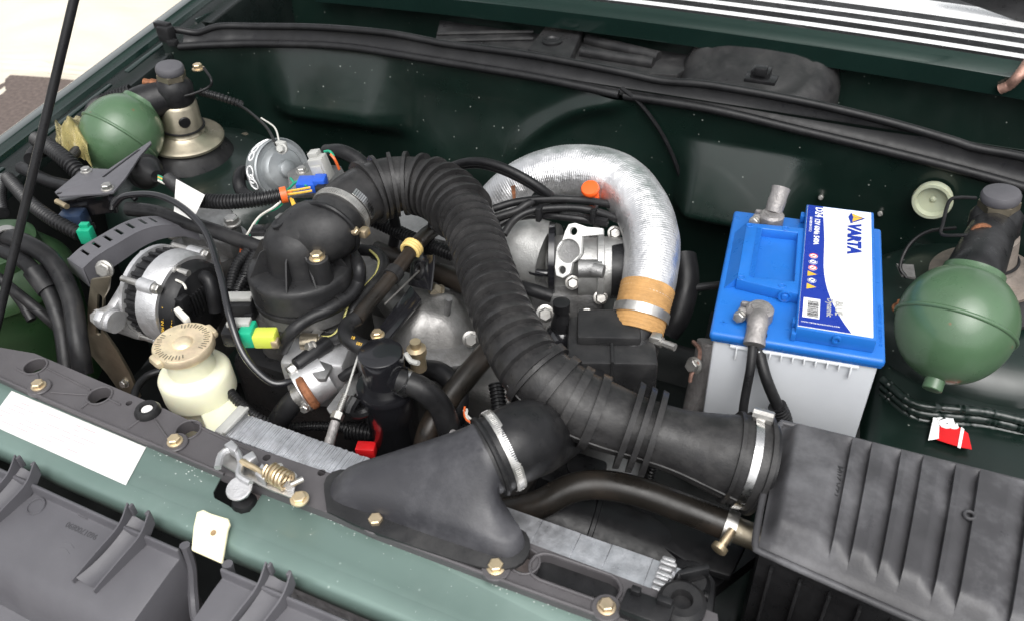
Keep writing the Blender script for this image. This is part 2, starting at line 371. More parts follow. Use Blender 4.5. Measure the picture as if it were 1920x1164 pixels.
# studs, washer and blank plug on the bulkhead
for u, v in ((1330, 372), (1541, 367), (1651, 397), (1035, 262), (1440, 392)):
    p = PY(u, v, .528); part('stud', B().lathe(p, V((0, -1, .35)), [(-.015, .004), (.02, .004), (.021, .003)], 10), mSteel if u != 1035 else mBay, body)
p = PY(1386, 378, .518); part('washer', B().ring(p, Y, .008, .0025, 24, 8), mSteel, body)
gp = PY(1748, 385, .484)
gr_ = part('blanking_plug', B().lathe(gp+Y*.02, V((-.1, -1, .12)), [(0, .026), (.012, .0275), (.016, .026), (.016, .0215), (.008, .019), (.006, .005), (.009, .002)], 36), mGrom, body, label='round milky yellow plug in the bulkhead')
b = B().tube([PY(u, v, .512) for u, v in ((1165, 165), (1200, 195), (1240, 250), (1268, 310), (1285, 370), (1292, 400))], .0035, 8)
part('drain_wire', b, mRubD, body)
# front crossmember with the cut-out for the latch
BZ = -.04
ob = [V((-1.02, -.388, BZ)), V((.36, -.388, BZ)), V((.36, -.318, BZ)), V((-1.02, -.318, BZ))]
hole = [P(u, v, BZ) for u, v in ((419, 884), (400, 922), (402, 932), (428, 946), (452, 962), (468, 958), (494, 921), (480, 890), (450, 872))]
part('crossmember', B().prism(ob, V((0, 0, -.002)), [hole]), mPaint, body, ang=30, bev=.0008)
b = B()
lp = [(-.378, BZ+.0004), (-.391, BZ+.0002), (-.396, BZ-.003), (-.3985, BZ-.010), (-.398, BZ-.022), (-.39, BZ-.03)]
b.grid(lambda u, v: V((-1.02+1.38*u, lp[int(round(v*5))][0]-.003*math.exp(-((u-.46)/.25)**2), lp[int(round(v*5))][1])), 40, 5)
part('crossmember_face', b, mPaint, body, ang=60)
part('bay_floor', B().box(V((-.4, .06, -.52)), (1.7, 1.0, .02)), mBlackBay, body)
b = B(); random.seed(21)
def chip(p, r):
    n_ = random.randint(4, 6); a0_ = random.random()*6
    b.prism([p+V((math.cos(a0_+k*6.283/n_)*r*random.uniform(.4, 1.2), math.sin(a0_+k*6.283/n_)*r*random.uniform(.3, .9), 0)) for k in range(n_)], Z*.0002)
for k in range(150):
    u = random.uniform(330, 1150); v = 858+(u-330)*.392+abs(random.gauss(0, 1))*7
    if random.random() < .5: u, v = random.gauss(360, 45), random.gauss(868, 16)+(u*0); v += (u-360)*.36
    if 400 < u < 500 and v > 885: continue
    if v > 850+(u-330)*.392: chip(P(u, v, BZ+.0003), random.uniform(.0003, .0012))
for k in range(60): chip(V((random.uniform(-.5, .1), random.uniform(-.39, -.33), BZ+.0003)), random.uniform(.0002, .0006))
o = part('paint_chips', b, M('chipped paint', (.5, .55, .52), .6, 0, .1, 20, 0), body); o['kind'] = 'stuff'
# stickers on the body
st = part('sticker', B().prism([P(22, 732, BZ+.0006), P(274, 838, BZ+.0006), P(236, 909, BZ+.0006), P(22, 732, BZ+.0006)+P(236, 909, BZ+.0006)-P(274, 838, BZ+.0006)], V((0, 0, .0004))), mPaper, body, label='white printed sticker on the green crossmember')
b = B(); o = P(44, 750, BZ+.0011); ex = (P(262, 850, BZ)-P(12, 748, BZ)).normalized(); ey = Z.cross(ex)
random.seed(9)
for k in range(6):
    x = -.004*k
    while x < .105:
        l = random.uniform(.006, .022)
        if random.random() < .6: b.prism([o+ex*x-ey*(.003+k*.0055), o+ex*(x+l)-ey*(.003+k*.0055), o+ex*(x+l)-ey*(.0041+k*.0055), o+ex*x-ey*(.0041+k*.0055)], Z*.0001)
        x += l+.004
part('print_line', b, M('faded pink print', (.56, .43, .46), .5, 0, .05, 20, 0), st)
pl = V((0, 0, -.165)); 
def q(u, v): return P(u, v, -.163)
def q2(u, v): return P(u, v, -.1622)
stk = part('torn_sticker', B().prism([q(u, v) for u, v in ((1752, 766), (1762, 772), (1760, 822), (1740, 825), (1748, 790))], Z*.0008), mWhite, body, label='torn red and white sticker on the green inner wing')
part('red_piece', B().prism([q(u, v) for u, v in ((1762, 797), (1798, 800), (1815, 812), (1822, 842), (1800, 838), (1756, 824))], Z*.0007), mRed, stk)
part('white_stripe', B().prism([q2(u, v) for u, v in ((1802, 800), (1808, 804), (1801, 840), (1795, 838))], Z*.0006), mWhite, stk)
e1 = (q(1800, 800)-q(1762, 797)).normalized()
part('lettering', B().text('a', .045, q2(1763, 799), e1, Z.cross(e1), .0003, bold=.002), mWhite, stk)
# ------------------------------------------------------------------ cowl grille under the windscreen
CG = thing('cowl_grille', 'dark green cowl panel with slats painted sky-white below the windscreen', 'grille', V((-.2, .78, 0)))
def ct(x): return .02-.05*((x+.38)/.8)**2*.4
b = B()
cpf = [(.765, -.020), (.7655, .012), (.7775, .020), (.80, .026), (.803, .012)]
b.grid(lambda u, v: V((-1.05+1.6*u, cpf[int(round(v*4))][0], cpf[int(round(v*4))][1]-.02*((u-.42)*1.6/.8)**2)), 40, 4)
part('cowl_panel', b, mGlossP, CG, ang=50)
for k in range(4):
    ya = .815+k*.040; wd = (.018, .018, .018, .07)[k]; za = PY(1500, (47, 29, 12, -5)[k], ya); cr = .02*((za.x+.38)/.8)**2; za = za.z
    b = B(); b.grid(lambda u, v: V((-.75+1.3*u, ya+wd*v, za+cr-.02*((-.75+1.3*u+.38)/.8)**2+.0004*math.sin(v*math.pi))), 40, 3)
    part('slat', b, mSkyWhite, CG, ang=60)  # slat colour carries the reflected sky
b = B().grid(lambda u, v: V((-.8+1.4*u, .805+.5*v, .0-.0*v-.02*((-.8+1.4*u+.38)/.8)**2)), 30, 2)
part('grille_backing', b, mPlas, CG)
# ------------------------------------------------------------------ rubber weatherstrip on the bulkhead
RS = thing('rubber_weatherstrip', 'long black rubber weatherstrip along the top of the bulkhead', 'seal', V((-.4, .52, -.02)))
def lipz(x): return 0
low = [PY(u, v, sy_(u)-.005) for u, v in ((335, 88), (420, 84), (490, 83), (640, 88), (800, 112), (1000, 145), (1160, 178))]
low2 = [PY(u, v, sy_(u)-.005) for u, v in ((1170, 180), (1330, 205), (1500, 245), (1720, 298), (1920, 352), (2050, 395))]
part('lower_lip', B().tube(low, .0068, 14, .008), mSeal, RS); part('lower_lip', B().tube(low2, .0068, 14, .008), mSeal, RS)
up_ = [PY(u, v, sy_(u)+.015) for u, v in ((300, 62), (330, 57), (370, 62), (410, 50), (480, 50), (600, 52), (720, 62), (800, 76), (830, 82), (1000, 105), (1160, 135), (1240, 152), (1330, 160), (1500, 190), (1650, 225), (1780, 262), (1830, 278), (1920, 295), (2050, 330))]
part('upper_lip', B().tube(up_, .0062, 12, .008), mSeal, RS)
A = resample(spline(low+low2), .02)[0]; C_ = resample(spline(up_), .02)[0]
def web(u, v):
    def g(L, t): k = t*(len(L)-1); i = min(len(L)-2, int(k)); return V(L[i])*(1-k+i)+V(L[i+1])*(k-i)
    a = g(A, u); 
    # match by x
    j = min(range(len(C_)), key=lambda i: abs(C_[i][0]-a.x)); c = V(C_[j]); c.x = a.x
    m = a*(1-v)+c*v; m.y += .004*math.sin(math.pi*v); m.z -= .007*math.sin(math.pi*v)
    return m
part('web', B().grid(web, 120, 6), mSeal, RS, ang=70)
part('end_clip', B().box(PY(312, 64, .435), (.03, .02, .03), (X, Y, Z), .004).box(PY(305, 48, .44), (.034, .014, .012), (X, Y, Z), .002).box(PY(324, 80, .43), (.02, .012, .012), (X, Y, Z), .002), mSeal, RS)
# plastic things in the scuttle well
CV = thing('scuttle_cover', 'black moulded plastic air duct cover in the scuttle well', 'cover', V((-.3, .65, -.1)))
def wz(u, v, y): return PY(u, v, y)
b = B(); b.prism([P(u, v, -.05) for u, v in ((815, 78), (832, 0), (1050, -20), (1390, 65), (1270, 140), (1170, 135), (1000, 105))], V((0, 0, -.02)))
part('cover_panel', b, mPlasD, CV, bev=.004)
b = B(); b.prism([P(u, v, -.03) for u, v in ((988, 92), (1032, 36), (1100, 42), (1070, 108))], V((0, 0, -.03))); pb = part('raised_pad', b, mPlasD, CV, bev=.005)
b = B().lathe(P(1035, 79, -.029), Z, [(-.002, .019), (.003, .019), (.005, .015), (.002, .012)], 20); part('melted_cap', b, mPlas, CV)
for a_, c_ in (((1100, 75), (1235, 108)), ((1090, 98), (1225, 120))):
    part('stiffening_rib', B().tube([P(*a_, -.045), P(*c_, -.045)], .011, 12), mPlasD, CV)
for v in (60, 73): part('stiffening_rib', B().tube([P(820, v+4, -.047), P(1000, v, -.047)], .004, 8), mPlasD, CV)
BL = thing('blower_housing', 'domed black plastic blower housing with a small clip in the scuttle well', 'housing', P(1430, 150, -.1))
b = B(); c = P(1420, 150, -.065)
b.lathe(c, V((0, -.35, 1)), [(-.06, .14), (-.01, .14), (.015, .134), (.032, .122), (.042, .106), (.045, .095), (.044, .088), (.048, .078), (.052, .06), (.054, .02)], 72); part('dome', b, mPlasD, BL)
b = B().box(P(1427, 140, -.005), (.03, .025, .02), (X, Y, Z), .002).box(P(1427, 133, .006), (.02, .016, .014), (X, Y, Z), .002).box(P(1427, 148, -.01), (.05, .03, .006), (X, Y, Z), .001); part('clip', b, mPlas, BL)
cs = [PY(1880, 165, .66), PY(1900, 150, .66), PY(1925, 115, .68)]
single('earth_strap', B().tube([P(1875, 168, -.02), P(1893, 160, -.01), P(1912, 140, .01), P(1940, 100, .03)], .0085, 10, .003, True, lambda i, d, r: r*(1, .9)[i % 2]), mCop, 'braided copper earth strap beside the cowl panel', 'strap')
single('well_pipe', B().tube([PY(u, v, .78) for u, v in ((470, -20), (490, 8), (510, 12), (530, -15))], .014, 14), mBrownHose, 'short brown pipe end in the corner of the scuttle well', 'pipe')
# ------------------------------------------------------------------ raised bonnet (above the frame; the rod props it)
hm = V((-.38, 1.02, .2))
BNT = thing('bonnet', 'raised dark green bonnet standing open behind the cowl grille', 'bonnet', hm)
bo_ = V((0, -.26, .966)).normalized(); bn_ = V((0, .966, .26))
part('skin', B().box(hm+bo_*.55+bn_*.02, (1.5, 1.1, .012), (X, bo_, bn_), .004), mPaint, BNT)
part('inner_frame', B().prism([hm+X*x_+bo_*y_ for x_, y_ in ((-.75, 0), (.75, 0), (.75, 1.1), (-.75, 1.1))], bn_*.012, [[hm+X*x_+bo_*y_ for x_, y_ in ((-.6, .2), (.6, .2), (.6, .9), (-.6, .9))]]), mPaint, BNT)
wa = [PY(u, v, .96) for u, v in ((1770, -8), (1960, -20), (1960, 62), (1930, 50))]
single('wiper_arm', B().prism(wa, V((0, .02, .004))), mPlas, 'black wiper arm end above the sky-white slats', 'wiper', bev=.003)
# ------------------------------------------------------------------ bonnet stay
a_, c_ = P(-25, 690, -.10), P(146, -30, .30); c_ = a_+(c_-a_)*1.9
RD = thing('bonnet_stay', 'thin black bonnet prop rod rising over the left wing', 'rod', a_)
part('rod', B().tube([a_, c_], .0052, 14), mPlas, RD)
part('pivot', B().lathe(a_-X*.012, X, [(0, .01), (.024, .01)], 16), mSteel, RD)
# ================================================================== front panel, latch, grille surround
def proj(p):
    d = p-CAM; k = FPX/d.dot(FW); return 960+d.dot(RT)*k, 582-d.dot(UP)*k
def up_to(p, v):                        # height above p's foot where the photo row v is reached
    lo, hi = -.6, .5
    for _ in range(40):
        m = (lo+hi)/2
        if proj(V((p.x, p.y, m)))[1] > v: lo = m
        else: hi = m
    return V((p.x, p.y, lo))
PZ = -.03
SPN = thing('slam_panel', 'long black plastic top panel bolted behind the green crossmember', 'panel', V((-.35, -.3, PZ)))
out = [(-40, 690), (75, 742), (330, 850), (420, 888), (500, 918), (612, 960), (706, 1000), (930, 1084), (1137, 1160), (1230, 1195), (1350, 1190), (1345, 1150), (1215, 1100), (985, 1014), (640, 893), (440, 826), (310, 766), (65, 662), (-5, 650)]
hl = [circ(P(u, v, PZ), Z, r, 22) for u, v, r in ((66, 686, .0115), (187, 741, .0115), (353, 805, .0115), (500, 857, .004), (603, 885, .004), (242, 755, .0035), (984, 1051, .0115))]
hl.append(slot(P(1022, 1062, PZ), P(1135, 1102, PZ), .0115, Z))
part('panel', B().prism([P(u, v, PZ) for u, v in out], V((0, 0, -.014)), hl), mPanel, SPN, ang=30)
for u, v in ((66, 686), (187, 741), (353, 805), (984, 1051)): part('hole_rim', B().ring(P(u, v, PZ+.0005), Z, .0128, .0012, 28, 8), mPanel, SPN)
b = B(); s_ = slot(P(1022, 1062, PZ+.0005), P(1135, 1102, PZ+.0005), .0135, Z); b.tube(s_+[s_[0]], .0016, 8, .004, True, None, False); part('slot_rim', b, mPanel, SPN)
part('slot_floor', B().prism(slot(P(1022, 1062, PZ-.010), P(1135, 1102, PZ-.010), .0112, Z), V((0, 0, -.003))), mPlas, SPN)
for a_, c_ in (((88, 690), (170, 730)), ((70, 700), (75, 722)), ((95, 735), (165, 740)), ((168, 752), (152, 765)), ((205, 748), (226, 758)), ((262, 787), (240, 803)), ((290, 785), (318, 825)), ((375, 800), (470, 845)), ((30, 690), (48, 700))):
    part('panel_rib', B().tube([P(*a_, PZ+.0004), P(*c_, PZ+.0004)], .0011, 6), mPanel, SPN)
for f0 in ((20, 705), (40, 730)): pass
part('front_lip', B().tube([P(u, v, PZ+.001) for u, v in ((-40, 690), (75, 742), (200, 795), (330, 850), (420, 888))], .0018, 8), mPanel, SPN)
part('front_lip', B().tube([P(u, v, PZ+.001) for u, v in ((612, 958), (706, 998), (930, 1083), (1137, 1158))], .002, 8), mPanel, SPN)
for i, (u, v) in enumerate(((75, 727), (330, 831), (706, 981), (930, 1067), (1137, 1141))):
    p = P(u, v, PZ)
    part('boss', B().lathe(p, Z, [(-.002, .0125), (.002, .0125), (.003, .0115), (.003, .009)], 24), mPanel, SPN)
    part('bolt', B().bolt(p+Z*.0028, Z, .0058, .0065, 1.35), mZinc, SPN)
p = P(278, 772, PZ); part('grommet', B().lathe(p, Z, [(-.004, .0135), (.003, .0135), (.007, .011), (.007, .0075), (.003, .0065)], 28), mRub, SPN); 
b = B().lathe(p+Z*.0035, Z, [(0, .0055), (.001, .006), (.0015, .0055)], 20); part('grommet_centre', b, mPaper, SPN)
# right end of the panel
b = B(); c = P(1212, 1146, PZ+.004); b.box(c, (.04, .022, .016), (X, Y, Z), .002); b.box(c+V((.012, .008, .01)), (.012, .006, .008), (X, Y, Z), .001).box(c+V((-.012, .008, .01)), (.008, .006, .008), (X, Y, Z), .001); part('socket', b, mPlas, SPN)
p = P(1277, 1135, PZ); part('rubber_mount', B().lathe(p, Z, [(-.004, .02), (.006, .02), (.01, .016), (.01, .009), (.002, .008)], 32), mRub, SPN)
# latch
LT = thing('bonnet_latch', 'worn silver bonnet latch with coil spring and round striker knob', 'latch', P(470, 890, PZ))
def Lp(u, v, h=0): return P(u, v, PZ+.008+h)
b = B().prism([Lp(u, v) for u, v in ((408, 868), (420, 845), (450, 848), (470, 880), (520, 905), (568, 930), (560, 940), (500, 918), (455, 895))], Z*.003); part('base_plate', b, mSteel, LT, bev=.0008)
b = B().tube([Lp(u, v, .01) for u, v in ((408, 876), (416, 850), (440, 842), (452, 866), (448, 890), (470, 905))], .0035, 8); part('hook', b, mAluB, LT)
b = B().prism([Lp(u, v, .004) for u, v in ((425, 848), (440, 838), (452, 850), (446, 862))], Z*.012).prism([Lp(u, v, .004) for u, v in ((458, 868), (478, 856), (486, 868), (472, 878))], Z*.010); part('cam_lobe', b, mAluB, LT, bev=.0012)
b = B().tube([Lp(452, 864, .012), Lp(480, 878, .012), Lp(500, 892, .012)], .003, 8); part('link_bar', b, mZinc, LT)
path = [Lp(508+k*.62+5*math.sin(0), 884+k*.42, .012) for k in range(2)]
a0, a1 = Lp(505, 882, .012), Lp(540, 902, .012); t, e1, e2 = fr(a1-a0); hp = []
for k in range(6*14+1):
    q_ = k/14*2*math.pi; hp.append(a0+t*((a1-a0).length*k/84)+e1*(.0085*math.cos(q_))+e2*(.0085*math.sin(q_)))
part('coil_spring', B().tube(hp, .0016, 6, .002, True, None, False), mZinc, LT)
part('spring_post', B().tube([Lp(520, 893, .0), Lp(525, 872, .018)], .003, 8), mSteel, LT)
b = B().prism([Lp(u, v, .003) for u, v in ((530, 916), (552, 886), (558, 892), (552, 926), (540, 922))], Z*.003).prism([Lp(u, v, .003) for u, v in ((482, 900), (496, 880), (505, 892), (500, 912))], Z*.01); part('lug', b, mAluB, LT, bev=.001)
part('pivot_pin', B().lathe(Lp(545, 908, .008), (Lp(562, 900, .008)-Lp(545, 908, .008)), [(0, .003), (.012, .003)], 10), mSteel, LT)
part('latch_bolt', B().bolt(Lp(562, 935), Z, .006, .005), mZinc, LT)
kp = P(450, 916, PZ+.012)
part('striker_knob', B().lathe(kp, V((0, -.25, 1)), [(-.012, .004), (-.002, .0045), (0, .012), (.0025, .0125), (.0035, .0115)], 28), mAluB, LT)
part('rubber_stop', B().lathe(P(456, 936, PZ-.006), Z, [(-.03, .011), (-.004, .012), (0, .010), (.002, .0045), (.012, .004)], 24), mRubD, LT)
TB = thing('plastic_tab', 'cream plastic tab hanging over the front of the crossmember', 'tab', P(398, 1000, BZ))
n = V((0, -.28, .96)).normalized(); o = P(398, 965, BZ+.006)
b = B().prism([PL(u, v, o, n) for u, v in ((372, 962), (384, 957), (398, 964), (431, 974), (434, 985), (430, 994), (419, 1058), (362, 1033), (366, 990))], n*.004); tb = part('tab', b, mTan, TB, bev=.0012)
part('rust_spot', B().prism(circ(PL(400, 998, o+n*.0042, n), n, .0028, 12), n*.0002), M('brown stain', (.3, .2, .1), .6, 0, .3, 200, 0), TB)
# grey plastic grille surround
GS = thing('grille_surround', 'faded grey moulded plastic surround in front of the crossmember', 'trim', V((-.5, -.46, -.1)))
gy = [(-.413, -.058), (-.413, -.039), (-.415, -.0375), (-.417, -.039), (-.418, -.049), (-.43, -.05), (-.478, -.058), (-.49, -.066), (-.498, -.085), (-.506, -.2)]
def gsec(x0, x1, n=24):
    b = B(); R = []
    for i in range(n+1):
        x = x0+(x1-x0)*i/n; bow = -.006*math.exp(-((x+.39)/.33)**2)
        R.append([V((x, y+bow, z)) for y, z in gy]+[V((x, -.42+bow, -.2))])
    return b.rings(R)
part('moulding', gsec(-.9, -.366), mGrey, GS, ang=40, bev=.0015)
part('moulding', gsec(-.318, .2), mGrey, GS, ang=40, bev=.0015)
part('lower_apron', B().grid(lambda u, v: V((-1.0+1.4*u, -.505-.16*v, -.115-.05*v-.02*math.sin(v*2))), 20, 6), mGrey, GS)
def web_(x0, x1, yf=-.478):
    b = B(); b.prism([V((x0, -.411, -.20)), V((x0, -.411, -.045)), V((x1, -.411, -.045)), V((x1, -.411, -.2))], V((0, -.004, 0))); return b
part('bridge', B().tube([V((-.367, -.413, -.042)), V((-.366, -.417, -.07)), V((-.362, -.43, -.098)), V((-.345, -.445, -.106)), V((-.325, -.43, -.1)), V((-.319, -.417, -.07)), V((-.318, -.413, -.042))], .005, 8), mGrey, GS)
for xr in (-.712, -.565, -.418, -.26, -.113):
    for dx, s in ((-.013, 1), (.013, 1)):
        pts = [V((xr+dx, -.408, -.03)), V((xr+dx-.001, -.425, -.042)), V((xr+dx-.006, -.45, -.048)), V((xr+dx-.012, -.478, -.054))]
        b = B()
        dense = resample(spline(pts), .004)[0]
        R = []
        for i, q_ in enumerate(dense):
            h = .010*(1-i/len(dense))**.7+.001; q_ = V(q_)
            R.append([q_+V((-.001, 0, -.006)), q_+V((.001, 0, -.006)), q_+V((.0008, 0, h)), q_+V((-.0008, 0, h))])
        b.rings(R); part('hook_rib', b, mGrey, GS)
    b = B().grid(lambda u, v: V((xr-.012+.024*v-.011*u*u, -.409-.066*u, -.035-.012*math.sin(u*1.6)-.004*u-.004*math.cos((v-.5)*3))), 14, 6); part('hook_saddle', b, mGrey, GS)
    for dx in (-.01, .01): part('hook_peg', B().box(V((xr+dx, -.408, -.028)), (.003, .005, .014), (X, Y, Z), .0008), mGrey, GS)
n = V((0, -.16, 1)).normalized()
def gtop(x, y): return V((x, y, -.0495+(y+.43)*.163))
e1 = -X; e2 = -(Y+Z*.163).normalized()
part('part_number', B().text('9601700890', .0078, gtop(-.455, -.4335)+Z*.0004, -e1*-1 if 0 else (-X), -(Y+Z*.163).normalized(), .0002), M('embossed grey', (.045, .045, .05), .5, 0, .05, 30, 0), GS)
b = B().ring(gtop(-.538, -.433)+Z*.0006, n, .0085, .0011, 20, 6); part('date_stamp', b, mGrey, GS)
b = B()
for k in (0, .006): b.tube([gtop(-.4835, -.452-k), gtop(-.476, -.4495-k), gtop(-.4685, -.452-k)], .0006, 6, .004, True, None, False)
part('emblem', b, mGrey, GS)
b = B(); tr_ = [gtop(-.491, -.425), gtop(-.484, -.4185), gtop(-.477, -.425)]; b.tube(tr_+[tr_[0]], .0005, 6, .004, True, None, False); part('triangle_mark', b, mGrey, GS)
# ================================================================== radiator
RA = thing('radiator', 'silver aluminium radiator core with fine fins beside the black top panel', 'radiator', V((-.19, -.27, -.2)))
RZ = -.055; y0, y1 = -.285, -.2535
part('core', B().box(V((-.195, (y0+y1)/2, RZ-.155)), (.47, y1-y0-.002, .3)), mFin, RA)
x = -.43; random.seed(2)
while x < .032:
    wd = random.choice((.0018, .0022, .0026, .0034)) if x < -.2 else (random.choice((.003, .0045, .009, .014)) if x < -.16 else random.choice((.02, .03, .038)))
    h = random.uniform(0, .0005) if x < -.2 else random.uniform(0, .00015)
    part('fin_strip', B().box(V((x+wd/2, (y0+y1)/2+random.uniform(-.0005, .0005), RZ-.001+h)), (wd-.0002, y1-y0+.002, .006), (X, Y, Z), .0002, 1), mFin, RA)
    x += wd
b = B(); x = -.42
while x < .03:
    b.box(V((x, y0-.0035, RZ-.004)), (.0012, .004, .006)); x += .0026
o = part('fin_comb', b, mFin, RA); o['kind'] = 'stuff'
part('end_clip', B().box(V((-.435, -.268, RZ+.002)), (.012, .042, .012), (X, Y, Z), .003).box(V((-.428, -.268, RZ+.008)), (.004, .04, .004), (X, Y, Z), .001), mConn, RA)
b = B()
for k in range(7): b.box(V((.036+.001*(k % 2), y0+.002+k*.0052, RZ+.003+.0012*(k % 3))), (.012+.003*(k % 2), .0046, .012), (X, Y, Z), .0015)
part('end_clip', b, mAluB, RA)
p = P(1290, 1085, -.06)
b = B().prism([P(u, v, -.055) for u, v in ((1255, 1040), (1310, 1045), (1345, 1085), (1340, 1150), (1280, 1150), (1240, 1105))], V((0, 0, -.25))); part('end_tank', b, mPlas, RA, bev=.006)
p = P(1297, 1095, -.048); b = B().lathe(p, V((0, -.2, 1)), [(-.01, .016), (0, .016), (.004, .013), (.008, .012)], 24); b.box(p+Z*.016, (.026, .005, .014), (V((.8, .6, 0)), V((-.6, .8, 0)), Z), .001); part('drain_plug', b, mPlas, RA)
b = B().conduit([P(1312, 1115, -.045), P(1328, 1118, -.045)], .005, .002, 10); part('thread', b, mPlas, RA)
# fan shroud / black cowling behind the radiator
FS = thing('fan_cowling', 'black plastic fan cowling behind the radiator with a round duct', 'cowling', P(1150, 1000, -.2))
part('drum', B().lathe(P(1060, 985, -.15), (P(1250, 1060, -.18)-P(1060, 985, -.15)), [(-.05, .02), (-.045, .04), (0, .042), (.02, .043), (.021, .045), (.025, .045), (.026, .043), (.12, .05)], 40), mRubD, FS)
part('plate', B().prism([P(u, v, -.13) for u, v in ((1190, 900), (1330, 985), (1400, 1020), (1370, 1080), (1300, 1060), (1180, 985))], V((0, 0, -.01))), mRubD, FS, bev=.003)
part('frame', B().prism([P(u, v, -.16) for u, v in ((1010, 930), (1040, 890), (1350, 960), (1420, 1040), (1330, 1110), (1240, 1040))], V((0, 0, -.02))), mRubD, FS)
# ================================================================== expansion tank
c0 = P(365, 700, -.06)
TK = thing('expansion_tank', 'cream plastic coolant expansion tank with a gold metal cap', 'tank', V((c0.x, c0.y, -.13)))
ax = Z
tb = V((c0.x, c0.y, 0)); capz = up_to(c0, 643).z
rb = mm(64, c0); rn = mm(46, c0)
zt = up_to(c0, 700).z
zc = up_to(c0, 692).z; ze = up_to(c0, 728).z
b = B().lathe(V((c0.x, c0.y, 0)), Z, [(-.2, rb*.9), (ze-.008, rb*.92), (ze-.005, rb*.95), (ze-.003, rb*1.05), (ze, rb*1.06), (zc-.006, rb*1.05), (zc-.002, rb*.99), (zc, rb*.9), (zc+.001, rn*1.0), (zc+.003, rn*.93), (capz-.004, rn*.92)], 56); part('tank_body', b, mCream, TK)
d_ = (P(470, 790, -.075)-P(390, 770, -.075))
b = B().prism([P(u, v, -.10) for u, v in ((380, 790), (425, 742), (440, 748), (490, 790), (470, 815), (430, 832), (395, 825))], Z*.014); part('tank_foot', b, mCream, TK, bev=.004)
b = B().lathe(V((c0.x, c0.y, capz)), Z, [(-.010, rn*1.15), (-.008, rn*1.2), (.0, rn*1.2), (.002, rn*1.16), (.003, rn*.6), (.001, rn*.45), (.001, rn*.4), (.004, rn*.28), (.0045, rn*.05)], 48)
cpn = part('cap', b, mCapZ, TK)
for a_ in (1.2, 4.4):
    e = V((math.cos(a_), math.sin(a_), 0)); part('cap_ear', B().box(V((c0.x, c0.y, capz-.004))+e*rn*1.16, (.012, .022, .011), (e, Z.cross(e), Z), .005), mCapZ, cpn)
b = B(); random.seed(5)
for k in range(46):
    a_ = k/46*2*math.pi; e = V((math.cos(a_), math.sin(a_), 0)); t_ = Z.cross(e)
    if k % 23 < 18: b.box(V((c0.x, c0.y, capz+.0024))+e*rn*(.92+.05*(k % 2)), (.006, .0013, .0006), (e, t_, Z))
part('cap_embossing', b, mZincD, cpn)
single('overflow_hose', B().tube([P(u, v, -.08) for u, v in ((300, 695), (275, 705), (255, 730), (248, 770))], .0045, 10), mRubD, 'thin black overflow hose beside the cream tank', 'hose')
# ================================================================== snorkel funnel
SN = thing('air_snorkel', 'dark plastic air snorkel funnel standing on the slam panel', 'snorkel', P(800, 985, PZ))
f0 = [P(u, v, PZ+.004) for u, v in ((624, 938), (640, 947), (706, 968), (806, 1004), (925, 1044), (956, 1048), (980, 1034), (986, 1018), (940, 990), (850, 955), (700, 902), (645, 890), (622, 900), (616, 925))]
fd = [V(q_) for q_ in resample(spline(f0+[f0[0]]), 1)[0]]
ncen = P(905, 862, .012); nax = V((.62, .76, .12)).normalized(); nr = .0335
def rs(loop, n):
    d, L = resample([tuple(q_) for q_ in loop], 1e-9 if 0 else .001); return [V(d[int(i*(len(d)-1)/n)]) for i in range(n)]
base = rs([tuple(q_) for q_ in f0+[f0[0]]], 64)
t, a, c = fr(nax)
cb = sum(base, V())/64
# angular matching: sort circle start to align with base point 0 as seen from above
def circ_pt(al): return ncen+(a*math.sin(al)+c*math.cos(al))*nr
best = None
for sgn in (1, -1):
    for k in range(64):
        s_ = sum((circ_pt(sgn*2*math.pi*i/64+2*math.pi*k/64)-ncen-(base[i]-cb)).length for i in range(0, 64, 4))
        if best is None or s_ < best[0]: best = (s_, sgn, k)
_, sgn, k0 = best
top = [circ_pt(sgn*2*math.pi*i/64+2*math.pi*k0/64) for i in range(64)]
R = []
for j in range(15):
    t_ = j/14; e = t_**1.08
    R.append([base[i]*(1-e)+top[i]*e+Z*(.012*min(1, t_*6)*(1-t_)) for i in range(64)])
R.append([q_+nax*.012 for q_ in top]); R.append([q_+nax*.016 for q_ in top])
part('funnel', B().rings([[q_-Z*.006 for q_ in R[0]]]+R, False), mLid if 0 else M('dusty snorkel plastic', (.035, .035, .04), .4, 0, .15, 18, .08, 400, dust=.7, dcol=(.13, .13, .14), ds=16), SN, ang=28)
fl = [P(u, v, PZ+.001) for u, v in ((614, 962), (700, 1000), (850, 1052), (925, 1070), (972, 1064), (994, 1034), (984, 1000), (930, 978), (850, 948), (700, 896), (640, 884), (610, 905))]
part('flange', B().prism([V(q_) for q_ in resample(spline(fl+[fl[0]]), .008)[0][:-1]], Z*.004), mPlasD, SN, bev=.001)
for u, v in ((900, 905),): pass
LH = thing('lower_intake_hose', 'short dark rubber hose clamped on the snorkel neck under the ribbed hose', 'hose', P(960, 850, -.03))
hpts = [tuple(ncen+nax*.006)+(.0355,), tuple(ncen+nax*.04)+(.036,), tuple(P(1010, 815, -.02))+(.037,), tuple(P(1070, 770, -.05))+(.038,), tuple(P(1110, 720, -.09))+(.038,)]
part('hose', B().tube(hpts, None, 36, .006), mRub, LH)
part('hose_rim', B().ring(ncen+nax*.008, nax, .0355, .003, 40, 8), mRub, LH)
cl = part('worm_clamp', B().band(ncen+nax*.02, nax, .0372, .009, .0012, 56), mSteel, LH)
b = B()
for k in range(120):
    a_ = 2*math.pi*k/120; e = a*math.sin(a_)+c*math.cos(a_); b.box(ncen+nax*.02+e*.0385, (.005, .0009, .0006), (nax, e.cross(nax), e))
o = part('clamp_teeth', b, mClamp, cl); o['kind'] = 'stuff'
